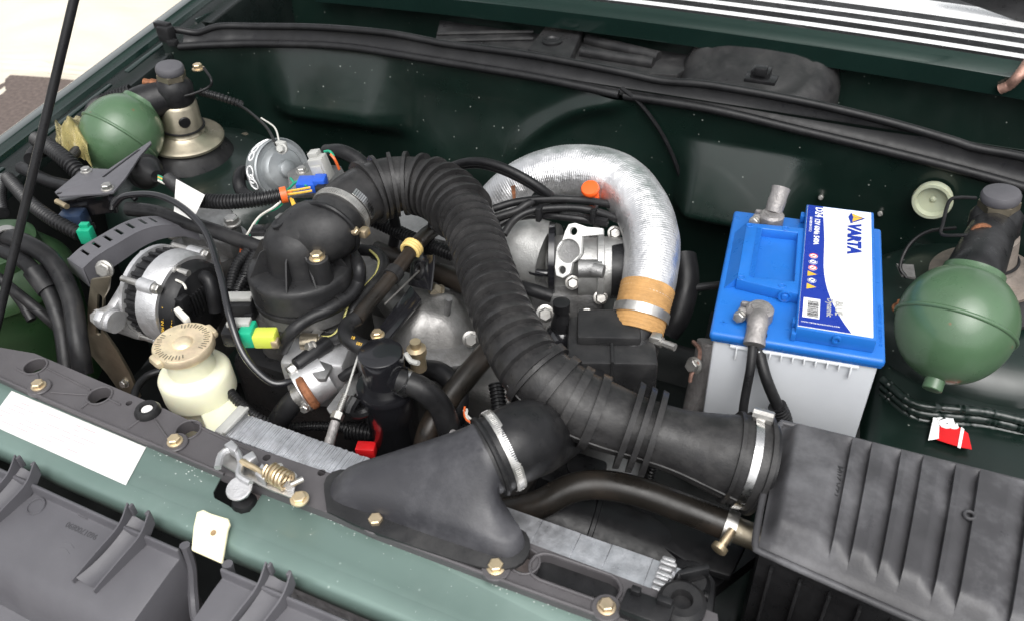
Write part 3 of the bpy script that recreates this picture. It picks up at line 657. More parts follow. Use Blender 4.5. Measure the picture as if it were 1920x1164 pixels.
part('clamp_screw', B().box(P(850, 822, .02), (.012, .016, .010), (X, Y, Z), .003), mLead, cl)
# ================================================================== big ribbed intake hose
BH = thing('ribbed_intake_hose', 'thick black ribbed rubber intake hose arching across the engine', 'hose', P(930, 560, 0))
HC = [(622, 425, .062, 54), (655, 385, .068, 55), (715, 352, .072, 53), (785, 346, .072, 50), (845, 374, .07, 51), (887, 437, .066, 53), (914, 516, .06, 56), (948, 605, .048, 60), (994, 685, .03, 65), (1060, 745, .012, 67), (1130, 778, .0, 66), (1200, 804, -.008, 61), (1275, 828, -.014, 63), (1350, 850, -.02, 78), (1400, 864, -.025, 90), (1425, 871, -.028, 92)]
hq = []
for u, v, z, h in HC:
    p = P(u, v, z); hq.append(tuple(p)+(mm(h, p)*.99,))
HP, HL = resample(spline(hq, 24), .002); HF = pframes(HP)
part('hose_wall', B().tube(hq, None, 40, .004, False), mHose, BH, ang=60)
def nearest(u, v): return min(range(len(HP)), key=lambda i: math.hypot(proj(V(HP[i][:3]))[0]-u, proj(V(HP[i][:3]))[1]-v))
def hring(i, w, h0, h1=None, seg=44, a0=0, a1=2*math.pi):
    o = V(HP[i][:3]); t, a, c = HF[i]; r = HP[i][3]; h1 = h0 if h1 is None else h1; b = B(); R = []
    for hh, rr in ((-w/2, r-.003), (-w/2, r+h0), (w/2, r+h1), (w/2, r-.003)):
        R.append([o+t*hh+(a*math.cos(2*math.pi*k/seg)+c*math.sin(2*math.pi*k/seg))*rr for k in range(seg)])
    return b.rings(R, closed=True)
i0, i1, i2, i3 = nearest(690, 362), nearest(868, 405), nearest(1000, 690), nearest(1150, 785)
k = i0
while k < i1:                                     # thin upright fins over the arch
    part('fin', hring(k, .004, .006), mHose, BH, ang=30); k += 8
def pleat(i, n):                                  # overlapping lens-shaped pleats down the long side
    b = B(); R = []; seg = 44
    for j in range(7):
        s = j/6; m = min(len(HP)-1, i+int(round(s*n))); o = V(HP[m][:3]); t, a, c = HF[m]; r = HP[m][3]; row = []
        side = (UP-t*UP.dot(t)+FW*0).normalized(); vw = (CAM-o).normalized(); sd_ = t.cross(vw).normalized(); nm = sd_.cross(t)
        for q_ in range(seg):
            al = 2*math.pi*q_/seg; e = sd_*math.cos(al)+nm*math.sin(al)
            lens = abs(math.sin(al))**1.1*.92+.08
            bow = (abs(math.sin(al)))*.007
            h = (.0095*s**1.2*lens+.0006)-.002 if s < .999 else -.002
            row.append(o+e*(r+h)-t*bow*(1-.55*s)*1.0+t*.003)
        R.append(row)
    return b.rings(R, False)
k = i1
while k < i2:
    part('pleat', pleat(k, 8), mHose, BH, ang=30); k += 7
k = i2+3
while k < i3-2:
    part('rib', hring(k, .0085, .0042), mHose, BH, ang=30); k += 11
j0 = i3
for d in (0, 6, 12): part('collar', hring(j0+8+d, .0055, .0125, .0110), mHose, BH, ang=30)
b = B()
sp_ = []
for i in range(i2, len(HP)-6, 3):
    o = V(HP[i][:3]); t, a, c = HF[i]; vw = (CAM-o).normalized(); sd_ = t.cross(vw).normalized(); nm = sd_.cross(t)
    s_ = -sd_ if sd_.z > 0 else sd_
    e = (s_*.82+nm*.57); sp_.append(o+e*(HP[i][3]+.001))
part('mould_seam', b.tube(sp_, .0012, 6, .004), mHose, BH)
e_ = len(HP)-1
part('end_bead', hring(e_-14, .004, .003), mHose, BH); part('end_bead', hring(e_-2, .004, .003), mHose, BH)
cl = part('worm_clamp', hring(e_-8, .0075, .002), mClamp, BH)
part('clamp_screw', B().box(P(1432, 782, .018), (.018, .012, .012), (X, Y, Z), .002).lathe(P(1425, 776, .022), X, [(-.006, .005), (.012, .005)], 8), mSteel, cl)
ic = nearest(640, 402); cl = part('worm_clamp', hring(ic, .010, .0018), mSteel, BH)
t, a, c = HF[ic]; b = B()
for q_ in range(84):
    al = 2*math.pi*q_/84; e = a*math.cos(al)+c*math.sin(al); b.box(V(HP[ic][:3])+e*(HP[ic][3]+.002), (.006, .0012, .0008), (t, e.cross(t), e))
o = part('clamp_teeth', b, mSteel, cl); o['kind'] = 'stuff'
p = P(683, 436, .062); part('clamp_screw', B().box(p, (.010, .012, .010), (X, Y, Z), .002).bolt(p+V((-.004, -.008, .004)), V((-.2, -.5, .8)), .0045, .006, 0), mZinc, cl)
b = B(); vw = (CAM-V(HP[ic][:3])).normalized(); sd_ = t.cross(vw).normalized(); nm = sd_.cross(t)
for q_ in range(15):
    al = math.radians(35+q_*4.2); e = (sd_ if sd_.x > 0 else -sd_)*math.cos(al)+nm*math.sin(al); b.box(V(HP[ic][:3])+t*(.010)+e*(HP[ic][3]+.0035), (.009, .0022, .0014), (t, e.cross(t), e))
part('clamp_tail', b, mClamp, cl)
# ================================================================== throttle elbow cap
ec = P(571, 521, 0.0); er = mm(100, ec)
EL = thing('intake_elbow', 'black plastic intake elbow with domed neck and ribs on the throttle body', 'elbow', V((ec.x, ec.y, -.05)))
zb = up_to(ec, 595).z-.0
b = B().lathe(V((ec.x, ec.y, 0)), Z, [(-.020, er*.97), (-.018, er*1.0), (-.012, er*1.0), (-.0115, er*.96), (-.008, er*.96), (-.0075, er*1.0), (.016, er*1.0), (.021, er*.985), (.0235, er*.94), (.025, er*.8), (.026, er*.3)], 72); part('cap', b, mPlasD, EL)
n0 = V(HP[0][:3]); t0 = HF[0][0]
dome = [tuple(V((ec.x-.012, ec.y-.018, .018)))+(er*.60,), tuple(V((ec.x-.012, ec.y-.014, .03)))+(er*.62,), tuple(P(560, 478, .04))+(er*.64,), tuple(P(592, 455, .05))+(.037,), tuple(n0-t0*.012)+(.0345,), tuple(n0+t0*.012)+(.0335,)]
dd = []
def dsec(k):
    pass
b = B()
dm = V((ec.x+.001, ec.y+.002, 0))
part('dome', B().lathe(dm, Z, [(.01, .0425), (.025, .0415), (.029, .040), (.044, .0395), (.056, .038), (.064, .0345), (.071, .028), (.076, .018), (.078, .004)], 56), mPlasD, EL, ang=60)
nk_ = [tuple(dm+V((.0, .004, .05)))+(.035,), tuple(dm*.5+n0*.5+V((-.002, 0, .029)))+(.0355,), tuple(n0-t0*.010)+(.0345,), tuple(n0+t0*.012)+(.0335,)]
part('neck', B().tube(nk_, None, 48, .004), mPlasD, EL, ang=60)
part('neck_rim', B().ring(n0-t0*.004, t0, .036, .003, 40, 8), mPlas, EL)
p = min((ec+V((math.cos(a_/50), math.sin(a_/50), 0))*.0465 for a_ in range(-110, 60)), key=lambda q_: abs(proj(V((q_.x, q_.y, .024)))[0]-604)); zp = min(up_to(p, 484).z, .066)
part('bolt_pillar', B().lathe(V((p.x, p.y, .02)), Z, [(0, .0135), (zp-.021, .012), (zp-.02, .0105)], 24), mPlasD, EL)
part('bolt', B().bolt(V((p.x, p.y, zp-.0005)), Z, .0062, .008), mZinc, EL)
for al in (195, 232, 290, 322, 10):
    e = V((math.cos(math.radians(al)), math.sin(math.radians(al)), 0)); o = V((ec.x, ec.y, .022))
    b = B().prism([o+e*er*.5, o+e*er*.96, o+e*er*.66+Z*.03, o+e*er*.5+Z*.034], Z.cross(e)*.0018); part('gusset', b, mPlasD, EL)
part('base_ring', B().lathe(V((ec.x, ec.y, -.024)), Z, [(-.012, er*.9), (-.01, er*.97), (0, er*.97), (.003, er*.95)], 56), mAlu, EL)
part('moulded_dimple', B().lathe(dm+V((-.012, -.010, .0805)), V((-.3, -.25, 1)), [(-.003, .009), (0, .009), (.0004, .007), (-.001, .004)], 24), mPlas, EL)
TBd = thing('throttle_body', 'grey cast throttle body underneath the black elbow', 'throttle body', V((ec.x, ec.y, -.12)))
part('casting', B().box(V((ec.x, ec.y, -.075)), (.11, .1, .07), (X, Y, Z), .012), mAluD, TBd)
part('spigot', B().lathe(P(566, 640, -.04), (P(600, 640, -.04)-P(566, 640, -.04)), [(0, .010), (.02, .010), (.021, .008), (.035, .008)], 20), mZincD, TBd)
part('stud', B().bolt(P(585, 607, -.045), V((-.2, -.7, .5)), .006, .01), mSteel, TBd)
# ================================================================== engine block mass underneath
EN = thing('engine_block', 'grimy cast engine block deep under the hoses', 'engine', V((-.35, .05, -.45)))
part('block', B().box(V((-.36, .08, -.29)), (.5, .26, .3), (X, Y, Z), .02), mAluD, EN, ang=50)
part('gearbox', B().box(V((-.02, .06, -.34)), (.2, .22, .2), (X, Y, Z), .03), mBlackBay, EN)
part('cylinder_head', B().box(V((-.38, .10, -.135)), (.44, .15, .09), (X, Y, Z), .012), mAluD, EN)
part('head_cover', B().box(P(815, 430, -.075), (.2, .1, .05), (X, Y, Z), .01), mAlu, EN)
for k in range(6): part('head_bolt', B().bolt(V((-.56+.07*k, .03, -.09)), Z, .006), mSteel, EN)
part('front_casting', B().box(V((-.46, -.09, -.2)), (.2, .12, .2), (X, Y, Z), .02), mPlas, EN)
part('sump_pulley', B().lathe(V((-.73, -.02, -.2)), X, [(-.02, .06), (-.015, .07), (0, .06), (.015, .07), (.02, .06)], 36), mSteel, EN)
# cast water outlet / intake bulb
RC = thing('intake_manifold', 'bulbous silver cast manifold beside the black canister', 'manifold', P(805, 610, -.1))
rc = P(808, 600, -.075)
def blob(u, v):
    al = 2*math.pi*u; r = 1.08*v
    sx = .050*(1+.12*math.cos(2*al+.6)+.10*math.cos(3*al)+.05*math.cos(5*al+1)); zz = .034*(1-r**3.4)
    p = rc+V((math.cos(al)*r*sx, math.sin(al)*r*sx*1.2, zz))
    rd_ = math.exp(-((math.cos(al+.9)*r*sx)/.006)**2)*(1 if math.sin(al+.9) > 0 else .4)
    return p+Z*(.003*noise.noise(p*45)+.007*rd_*min(1, r*2)*(1-r**4)-.10*(p.x-rc.x)-.14*(p.y-rc.y)*0)
part('casting', B().grid(blob, 56, 20), mAluD, RC, ang=70)
b = B().tube([P(700, 520, -.10), P(740, 570, -.09), P(775, 610, -.075)], .02, 20); part('runner', b, mAluD, RC)
part('runner', B().tube([P(880, 560, -.1), P(850, 580, -.085), P(830, 600, -.075)], .024, 20), mAlu, RC)
part('flange_bolt', B().bolt(P(822, 549, -.045), V((-.5, -.4, .7)), .0075, .012), mZincD, RC)
part('post', B().tube([P(838, 590, -.05), P(842, 560, -.02)], .004, 10), mAlu, RC)
part('flange_bolt', B().bolt(P(883, 635, -.06), V((.4, -.7, .4)), .007), mSteel, RC)
part('flange', B().prism([P(u, v, -.085) for u, v in ((770, 655), (880, 615), (905, 640), (880, 690), (820, 700))], Z*.008), mAlu, RC, bev=.002)
# ================================================================== breather canister
cc = P(715, 672, -.01)
CN = thing('breather_canister', 'glossy black oil breather canister with a flat round top', 'canister', V((cc.x, cc.y, -.2)))
zf = up_to(cc, 722).z; zl = up_to(cc, 760).z
r1 = mm(43, cc); o = V((cc.x, cc.y, 0))
part('top', B().lathe(o, Z, [(zf-.004, r1*.97), (-.016, r1*.97), (-.0155, r1), (-.003, r1), (-.001, r1*.97), (0, r1*.9), (0.0002, r1*.3)], 56), mGloss, CN)
part('flange', B().lathe(o, Z, [(zf-.004, r1*1.38), (zf, r1*1.38), (zf+.003, r1*1.33), (zf+.001, r1*1.05), (zf+.001, r1*.95)], 56), mGloss, CN)
part('body', B().lathe(o, Z, [(-.22, r1*.95), (-.19, r1*1.15), (zl-.012, r1*1.2), (zl-.01, r1*1.26), (zf-.004, r1*1.26)], 56), mGloss, CN)
od = (P(820, 745, -.05)-P(745, 705, -.012)).normalized()
part('outlet', B().lathe(P(740, 708, -.026), od, [(-.006, .0115), (.0, .0115), (.004, .013), (.02, .012)], 24), mGloss, CN)
part('inlet', B().lathe(P(690, 655, -.01), (P(670, 645, -.01)-P(690, 655, -.01)), [(-.01, .006), (.014, .006)], 16), mGloss, CN)
part('bracket', B().tube([P(668, 745, -.05), P(655, 770, -.06), P(672, 775, -.07), P(690, 770, -.07)], .006, 8), mPlas, CN)
CH = thing('canister_hose', 'thick black hose with a shiny clamp bending down from the canister', 'hose', P(840, 830, -.1))
ch = [P(u, v, z) for u, v, z in ((748, 712, -.028), (788, 727, -.034), (822, 757, -.055), (841, 800, -.082), (848, 850, -.12))]
part('hose', B().tube(ch, .0132, 28), mRub, CH); part('clamp', B().band(P(758, 716, -.03), od, .0138, .012, .0014), mClamp, CH)
BN = thing('breather_bolt', 'brass hose fitting standing beside the canister', 'fitting', P(785, 685, -.05))
part('stem', B().lathe(P(786, 690, -.05), Z, [(0, .009), (.02, .009), (.022, .011), (.03, .011), (.032, .006), (.04, .006)], 12), mZinc, BN)
part('clip', B().tube([P(760, 662, -.01), P(770, 676, -.014), P(785, 680, -.012)], .003, 6), mConn, BN)
single('coolant_pipe', B().tube([P(u, v, z) for u, v, z in ((930, 640, -.06), (895, 682, -.07), (845, 742, -.085), (808, 800, -.1), (792, 860, -.13))], .0135, 24), mBrownHose, 'brown tinged hose running down between canister and ribbed hose', 'hose')
single('radiator_crossover_hose', B().tube([P(u, v, z) for u, v, z in ((790, 690, -.09), (830, 700, -.08), (860, 740, -.09), (850, 800, -.12))], .012, 16), mRubD, 'dark hose passing behind the canister', 'hose')
# ================================================================== hoses and pipe over the throttle side
def hose(name, label, pts, px, m, cat='hose', group=None, seg=20, extra=None):
    p = [P(*q_) for q_ in pts]; r = mm(px, p[len(p)//2])
    return single(name, B().tube(p, r, seg, .004), m, label, cat, group)
def hug(u, v, g):                     # point on the photo ray that clears the cap wall by g
    lo = -.06
    for k in range(160):
        z = .05-k*.0007; q_ = P(u, v, z)
        if math.hypot(q_.x-ec.x, q_.y-ec.y) < er+g: return P(u, v, z+.0007)
    return P(u, v, -.02)
vp = [P(660, 476, .012), hug(673, 500, .0085), hug(672, 530, .0085), hug(655, 556, .0085), hug(617, 580, .0085), hug(580, 597, .0085), P(548, 621, -.012), P(528, 655, -.04)]
VH = thing('vacuum_hose', 'black hose wrapped round the elbow base ending beside the yellow connector', 'hose', vp[-1])
part('hose', B().tube(vp, .0076, 20, .004), mRub, VH); part('joint', B().tube([vp[3]*.75+vp[4]*.25, vp[3]*.45+vp[4]*.55], .009, 20, .004), mRub, VH)
H2 = [P(*q_) for q_ in ((660, 468, -.01), (702, 473, -.01), (719, 492, -.01), (716, 515, -.01), (702, 533, -.01), (678, 558, -.012), (662, 582, -.015), (652, 610, -.025), (632, 634, -.035), (600, 634, -.04), (585, 630, -.04))]
HH = thing('bypass_hose', 'black hose with a pale yellow stripe looping down to the throttle', 'hose', H2[-1])
part('hose', B().tube(H2, .0072, 20, .004), mRub, HH)
part('stripe', B().tube([q_+V((-.0045, -.003, .0045)) for q_ in H2[1:-1]], .0016, 6, .004), M('faded yellow stripe', (.45, .42, .14), .5, 0, .1, 20, 0), HH)
cl = part('clamp', B().band(P(598, 633, -.04), (H2[-1]-H2[-2]), .0085, .011, .001), mSteel, HH); part('clamp_bolt', B().bolt(P(586, 650, -.035), V((-.3, -.7, .5)), .005, .008), mSteel, cl)
RP = thing('rigid_breather_pipe', 'rigid brown pipe with a pale yellow clip rising toward the ribbed hose', 'pipe', P(667, 600, -.02))
rp = [P(783, 455, .01), P(736, 517, .004), P(668, 598, -.004)]
part('pipe', B().tube(rp, .0086, 20), mBrownHose, RP); part('pipe_collar', B().band(P(738, 514, .004), rp[2]-rp[0], .0088, .012, .0022), mRub, RP)
pc = P(772, 467, .009); d_ = (rp[0]-rp[1]).normalized(); t, a, c = fr(d_); pts = [pc+(a*math.cos(q_)+c*math.sin(q_))*.0108 for q_ in [math.radians(x_) for x_ in range(-120, 130, 20)]]
b = B()
for s_ in (-.004, 0, .004): b.tube([q_+d_*s_ for q_ in pts], .0026, 8, .003)
part('clip', b, mYel, RP)
part('pipe_upper', B().tube([P(778, 462, .009), P(800, 440, .0), P(830, 420, -.02)], .0095, 18), mBrownHose, RP)
eh = [P(*q_) for q_ in ((668, 598, -.004), (652, 610, -.004), (649, 628, -.004), (662, 642, -.006), (690, 654, -.01))]
EB = thing('elbow_hose', 'short black printed elbow hose feeding the canister top', 'hose', eh[-1]); part('hose', B().tube(eh, .0092, 22, .003), mRub, EB)
part('lettering', B().text('18', .005, P(657, 634, .0035), X, (Y+Z*.5).normalized(), .0002), mWy, EB)
part('lettering', B().text('081', .005, P(667, 645, .0025), X, (Y+Z*.5).normalized(), .0002), mWy, EB)
single('heater_pipe', B().tube([P(*q_) for q_ in ((705, 470, -.05), (760, 490, -.05), (840, 520, -.05), (900, 545, -.05))], .013, 20), mBrownHose, 'brown metal heater pipe behind the elbow', 'pipe')
BK = thing('cable_bracket', 'black steel bracket with a square plate holding the throttle cable', 'bracket', P(780, 540, -.06))
bn = V((-.55, -.6, .58)).normalized(); bo = P(793, 505, -.01)
part('plate', B().prism([PL(u, v, bo, bn) for u, v in ((772, 478), (812, 478), (806, 545), (765, 535))], -bn*.004, [circ(PL(786, 508, bo, bn), bn, .008, 16)]), mGloss, BK, bev=.001)
part('grommet', B().ring(PL(786, 508, bo, bn), bn, .008, .003, 24, 8), mRub, BK)
part('arm', B().prism([P(u, v, -.03) for u, v in ((770, 535), (690, 640), (715, 650), (790, 560))], Z*-.006), mGloss, BK, bev=.001)
part('throttle_cable', B().tube([PL(786, 508, bo, bn), P(722, 570, -.01)], .0012, 6), mSteel, BK)
part('arm_bolt', B().bolt(P(708, 628, -.024), Z, .0055), mZinc, BK)
hose('upper_coolant_hose', 'black hose arching up at the bulkhead behind the grey drum', ((612, 285, .01), (640, 285, .02), (670, 300, .015), (700, 330, .0), (720, 360, -.02)), 14, mRub)
single('engine_conduit', B().conduit([P(*q_) for q_ in ((690, 410, -.0), (740, 432, -.01), (790, 455, -.015), (850, 478, -.02))], .009), mCond, 'black corrugated conduit passing under the arch of the ribbed hose', 'conduit')
single('vacuum_line', B().tube([P(*q_) for q_ in ((825, 320, .05), (880, 304, .075), (930, 310, .08), (985, 335, .07), (1030, 365, .05), (1060, 390, .02))], .0055, 14), mRubD, 'paired black vacuum line curving from the ribbed hose to the foil duct', 'hose', 'vacuum lines')
single('vacuum_line', B().tube([P(*q_) for q_ in ((822, 330, .045), (880, 312, .068), (930, 319, .073), (985, 344, .062), (1030, 374, .043), (1055, 395, .015))], .0035, 10), mRubD, 'thin black vacuum line below its thicker twin by the foil duct', 'hose', 'vacuum lines')
for pts, r in ((((855, 380, .0), (850, 430, -.02), (840, 480, -.05)), 9), (((765, 400, .0), (800, 470, -.03), (805, 540, -.05)), 8)): pass
hose('fuel_hose', 'black hose dropping behind the arch of the ribbed hose', ((735, 395, .02), (742, 430, -.01), (735, 470, -.05)), 10, mRubD)
hose('fuel_return_hose', 'second black hose dropping under the ribbed arch by the bracket', ((815, 400, .02), (806, 450, -.01), (800, 500, -.05)), 9, mRubD)
# ================================================================== thermostat housing at the front
TH = thing('thermostat_housing', 'silver cast thermostat housing with a rusty hose flange', 'housing', P(580, 700, -.12))
th = P(585, 700, -.07)
part('casting', B().box(th+V((0, .02, -.01)), (.075, .06, .07), (V((.95, .3, 0)).normalized(), V((-.3, .95, 0)).normalized(), Z), .006), mAluB, TH)
part('casting_boss', B().lathe(P(570, 728, -.07), V((-.55, -.8, -.2)), [(-.03, .024), (0, .026), (.006, .026), (.007, .02)], 28), mAluB, TH)
part('flange', B().lathe(P(578, 734, -.064), V((-.55, -.75, -.25)), [(-.004, .019), (-.002, .021), (.004, .021), (.006, .017)], 32), mRust, TH)
part('sleeve', B().lathe(P(553, 688, -.045), (P(602, 652, -.04)-P(553, 688, -.045)), [(0, .006), (.003, .0095), (.045, .0095), (.05, .007)], 20), mSleeve, TH)
part('sleeve_nut', B().bolt(P(552, 690, -.045), (P(553, 688, -.045)-P(602, 652, -.04)), .006, .008, 1.2), mSteel, TH)
part('gasket_edge', B().prism([P(u, v, -.05) for u, v in ((590, 678), (625, 690), (612, 716), (598, 716), (578, 700))], Z*.006), mAlu, TH, bev=.0015)
TO = thing('thermostat_hose', 'short dark radiator hose with clamp below the thermostat housing', 'hose', P(517, 800, -.15))
tp = [P(*q_) for q_ in ((577, 732, -.066), (562, 742, -.072), (540, 764, -.085), (520, 795, -.11), (505, 850, -.16))]
part('hose', B().tube(tp, .0125, 26), mRub, TO); cl = part('clamp', B().band(P(566, 739, -.071), tp[1]-tp[0], .0127, .011, .001), mSteel, TO)
part('clamp_screw', B().bolt(P(574, 762, -.075), V((.2, -.9, .2)), .0045, .007, 1.3), mSteel, cl)
CA = thing('cable_adjuster', 'grey threaded cable adjuster hanging beside the canister', 'cable', P(620, 830, -.1))
part('cable', B().tube([P(672, 665, -.02), P(648, 740, -.05)], .0013, 8), mConn, CA)
part('thread', B().conduit([P(648, 740, -.05), P(630, 785, -.06)], .004, .002, 10), mSteel, CA)
part('nut', B().lathe(P(633, 778, -.06), (P(630, 785, -.06)-P(648, 740, -.05)), [(-.003, .007), (.005, .007)], 6), mSteel, CA)
part('barrel', B().lathe(P(629, 790, -.061), (P(617, 830, -.07)-P(629, 790, -.061)), [(0, .0052), (.018, .0052), (.019, .0055), (.026, .0055)], 16), mLead, CA)
part('bracket', B().prism([P(u, v, -.065) for u, v in ((612, 764), (652, 712), (672, 700), (668, 735), (640, 770), (618, 774))], Z*-.003), mAlu, CA, bev=.001)
single('fan_connector', B().box(P(687, 842, -.125), (.022, .014, .014), (V((.9, .3, 0)).normalized(), V((-.3, .9, 0)).normalized(), Z), .0015), mRed, 'small red plastic connector below the canister', 'connector')
hose('cooling_pipe', 'short black hose stub with clip behind the thermostat housing', ((640, 708, -.06), (650, 700, -.055), (668, 690, -.05)), 9, mRubD)
# conduits low down
for i, (pts, r, lb) in enumerate(((((545, 800, -.13), (600, 798, -.13), (660, 802, -.13), (720, 812, -.14)), .006, 'black corrugated conduit lying low behind the radiator fins'),
        (((432, 735, -.08), (450, 755, -.085), (480, 780, -.09), (520, 800, -.11)), .006, 'black corrugated conduit beside the cream tank foot'),
        (((650, 806, -.135), (690, 810, -.135), (735, 820, -.14)), .011, 'thicker corrugated conduit section beside the red connector'),
        (((930, 720, -.08), (935, 755, -.09), (938, 790, -.1)), .009, 'black corrugated conduit dropping behind the ribbed hose'),
        (((858, 812, -.1), (900, 800, -.1), (945, 795, -.1)), .008, 'black corrugated conduit with twisted wires beside the snorkel neck'),
        (((1232, 850, -.07), (1222, 880, -.09), (1212, 915, -.12)), .0055, 'black corrugated conduit under the three hose collars'))):
    single('conduit', B().conduit([P(*q_) for q_ in pts], r), mCond, lb, 'conduit')
tw = thing('twisted_wires', 'twisted white and orange wires beside the snorkel neck', 'wires', P(900, 790, -.1))
a0 = [P(*q_) for q_ in ((872, 765, -.07), (878, 785, -.075), (900, 793, -.08), (930, 783, -.08), (950, 765, -.08))]
for k, m_ in enumerate((mWw, mWo, mWw)):
    pp = resample(spline(a0), .004)[0]; part('wire', B().tube([V(q_)+V((.0018*math.cos(i*.9+k*2.1), .0018*math.sin(i*.9+k*2.1), .0012*math.sin(i*.9+k*2.1))) for i, q_ in enumerate(pp)], .0013, 6, .003), m_ if k != 1 else mWo, tw)
# ================================================================== battery
BA_ = .134085; bx_ = V((math.cos(BA_), math.sin(BA_), 0)); by_ = V((-math.sin(BA_), math.cos(BA_), 0)); BF = (bx_, by_, Z)
def bp(x, y, z=0): return bx_*x+by_*y+Z*z
BT = thing('car_battery', 'blue and pale grey car battery with a white label and carry handle', 'battery', bp(.0875, .121, -.175))
part('case', B().box(bp(.0875, .121, -.095), (.166, .233, .16), BF, .004, 2, 1.0), mCase, BT)
b = B().box(bp(.0875, .121, -.0055), (.175, .242, .0115), BF, .004, 3); lid = part('lid', b, mBlue, BT)
part('lid_skirt', B().box(bp(.0875, .121, -.009), (.172, .239, .008), BF, .002), mBlue, lid)
part('ledge', B().box(bp(.0875, .0035, -.016), (.13, .004, .004), BF, .001), mCaseW, BT)
for k in range(11): part('case_rib', B().box(bp(.03+k*.0115, .002, -.019-(.004 if k in (0, 10) else 0)), (.0016, .005, .009+(.008 if k in (0, 10) else 0)), BF, .0004), mCaseW, BT)
# handle block as a frame round its recess
hb = part('handle_block', B().prism([bp(.018, .196, .0005), bp(.085, .200, .0005), bp(.086, .070, .0005), bp(.018, .080, .0005)], Z*.0135, [[bp(.037, .188, .0005), bp(.078, .189, .0005), bp(.079, .092, .0005), bp(.034, .088, .0005)]]), mBlue, BT, bev=.0012)
part('recess_floor', B().prism([bp(.034, .19, .001), bp(.08, .19, .001), bp(.08, .086, .001), bp(.033, .086, .001)], Z*.0008), mBlue, hb)
b = B()
for k in range(34): b.box(bp(.034-.0005, .09+k*.0029, .0146), (.005, .0014, .0014), BF)
o = part('grip_teeth', b, mBlue, hb); o['kind'] = 'stuff'
part('slope', B().prism([bp(.018, .196, .0005), bp(.018, .196, .0135), bp(.006, .19, .0005)], by_*-.112), mBlue, hb)
for x, y in ((.022, .19), (.064, .193), (.023, .084), (.067, .08)): part('pin_ring', B().ring(bp(x, y, .0143), Z, .0035, .0009, 20, 6), mBlue, hb)
part('handle_pivot', B().lathe(bp(.071, .0705, .008), -by_, [(0, .0075), (.0015, .0075), (.0018, .006), (.0008, .004), (.003, .003)], 24), mBlue, hb)
# label carrier
part('carrier', B().box(bp(.1235, .1285, .009), (.078, .239, .017), BF, .0015), mBlue, BT)
LZ = .0179
lb_ = part('label', B().box(bp(.1225, .1285, LZ-.0002), (.073, .233, .001), BF), mWhite, BT, label='white and navy printed battery label')
LT_ = LZ+.0004
nv = [bp(.0862, .2447, LT_), bp(.1035, .2447, LT_)]
for i in range(13):
    t_ = .3+.7*i/12; nv.append(bp(.0862+.073*(.28+.03*t_+.40*max(0, (t_-.48)/.52)**2.2), .2447-.2322*t_, LT_))
nv += [bp(.0862, .0125, LT_)]
part('navy_print', B().prism(nv, Z*.0003), mNavy, lb_)
T_ = LT_+.0004
part('lettering', B().text('VARTA', .0195, bp(.1335, .2145, T_), -by_, bx_, .0001, bold=.0011), mNavy, lb_, label='navy maker name lettering')
lg = part('logo', B().prism([bp(.136, .238, T_), bp(.152, .229, T_), bp(.136, .2155, T_), bp(.133, .229, T_)], Z*.0002), mNavy, lb_)
part('logo_face', B().prism([bp(.1495, .2295, T_+.0003), bp(.1375, .2185, T_+.0003), bp(.1385, .2285, T_+.0003)], Z*.0002).prism([bp(.149, .2305, T_+.0003), bp(.1385, .2295, T_+.0003), bp(.137, .2365, T_+.0003)], Z*.0002), mWy, lg)
part('lettering', B().text('D24', .0125, bp(.0955, .2415, T_), -by_, bx_, .0001, bold=.0003).text('12V 60Ah 540A', .0085, bp(.0955, .2165, T_), -by_, bx_, .0001, bold=.0002).text('560 408 054 313 2', .0042, bp(.0895, .2185, T_), -by_, bx_, .0001).text('www.varta-automotive.com', .0034, bp(.0885, .0185, T_), bx_, by_, .0001), mWhite, lb_)
part('lettering', B().text('BLUE', .0105, bp(.122, .0615, T_), -by_, bx_, .0001, bold=.0003).text('Dynamic', .0088, bp(.1135, .0645, T_), -by_, bx_, .0001, bold=.0002), mConn, lb_)
for k in range(6):
    y = .138-k*.0115; c_ = bp(.0965, y, T_)
    if k in (3, 5): b = B().prism([bp(.0915, y-.005, T_), bp(.0915, y+.005, T_), bp(.1015, y, T_)], Z*.0002); part('warning_symbol', b, mWy, lb_)
    else:
        part('warning_symbol', B().prism(circ(c_, Z, .0048, 18), Z*.0002), mWhite, lb_)
        part('warning_ring', B().prism(circ(c_+Z*.0003, Z, .0045, 18), Z*.0002, [circ(c_+Z*.0003, Z, .0036, 18)]).box(c_+Z*.0004, (.005, .0013, .0002), ((bx_+by_).normalized(), (by_-bx_).normalized(), Z)), mRed if k in (0, 2) else mNavy, lb_)
part('barcode_patch', B().prism([bp(.0895, .06, T_), bp(.1065, .06, T_), bp(.1065, .027, T_), bp(.0895, .027, T_)], Z*.0002), mWhite, lb_)
b = B(); random.seed(3); y = .055
while y > .03:
    w_ = random.choice((.0005, .0009, .0014)); b.prism([bp(.094, y, T_+.0003), bp(.105, y, T_+.0003), bp(.105, y-w_, T_+.0003), bp(.094, y-w_, T_+.0003)], Z*.0001); y -= w_+random.choice((.0006, .001))
part('barcode', b, mPlas, lb_)
part('embossed_code', B().text('G3C326021147   5 8217 2014 10', .005, bp(.1685, .09, .0003), -by_, bx_, .0002), mBlue, BT)
part('carrier_boss', B().lathe(bp(.125, .008, .0125), -by_, [(0, .0045), (.003, .0045), (.0031, .0028), (.001, .0026)], 18), mBlue, BT)
for x, y in ((.0865, .03), (.0865, .012), (.085, .235)): part('tongue', B().box(bp(x-.003, y, .006), (.005, .01, .010), BF, .001), mBlue, BT)
part('pole_mark', B().box(bp(.012, .02, .0004), (.008, .0015, .0008), BF).box(bp(.012, .02, .0004), (.0015, .008, .0008), BF), mBlue, BT)
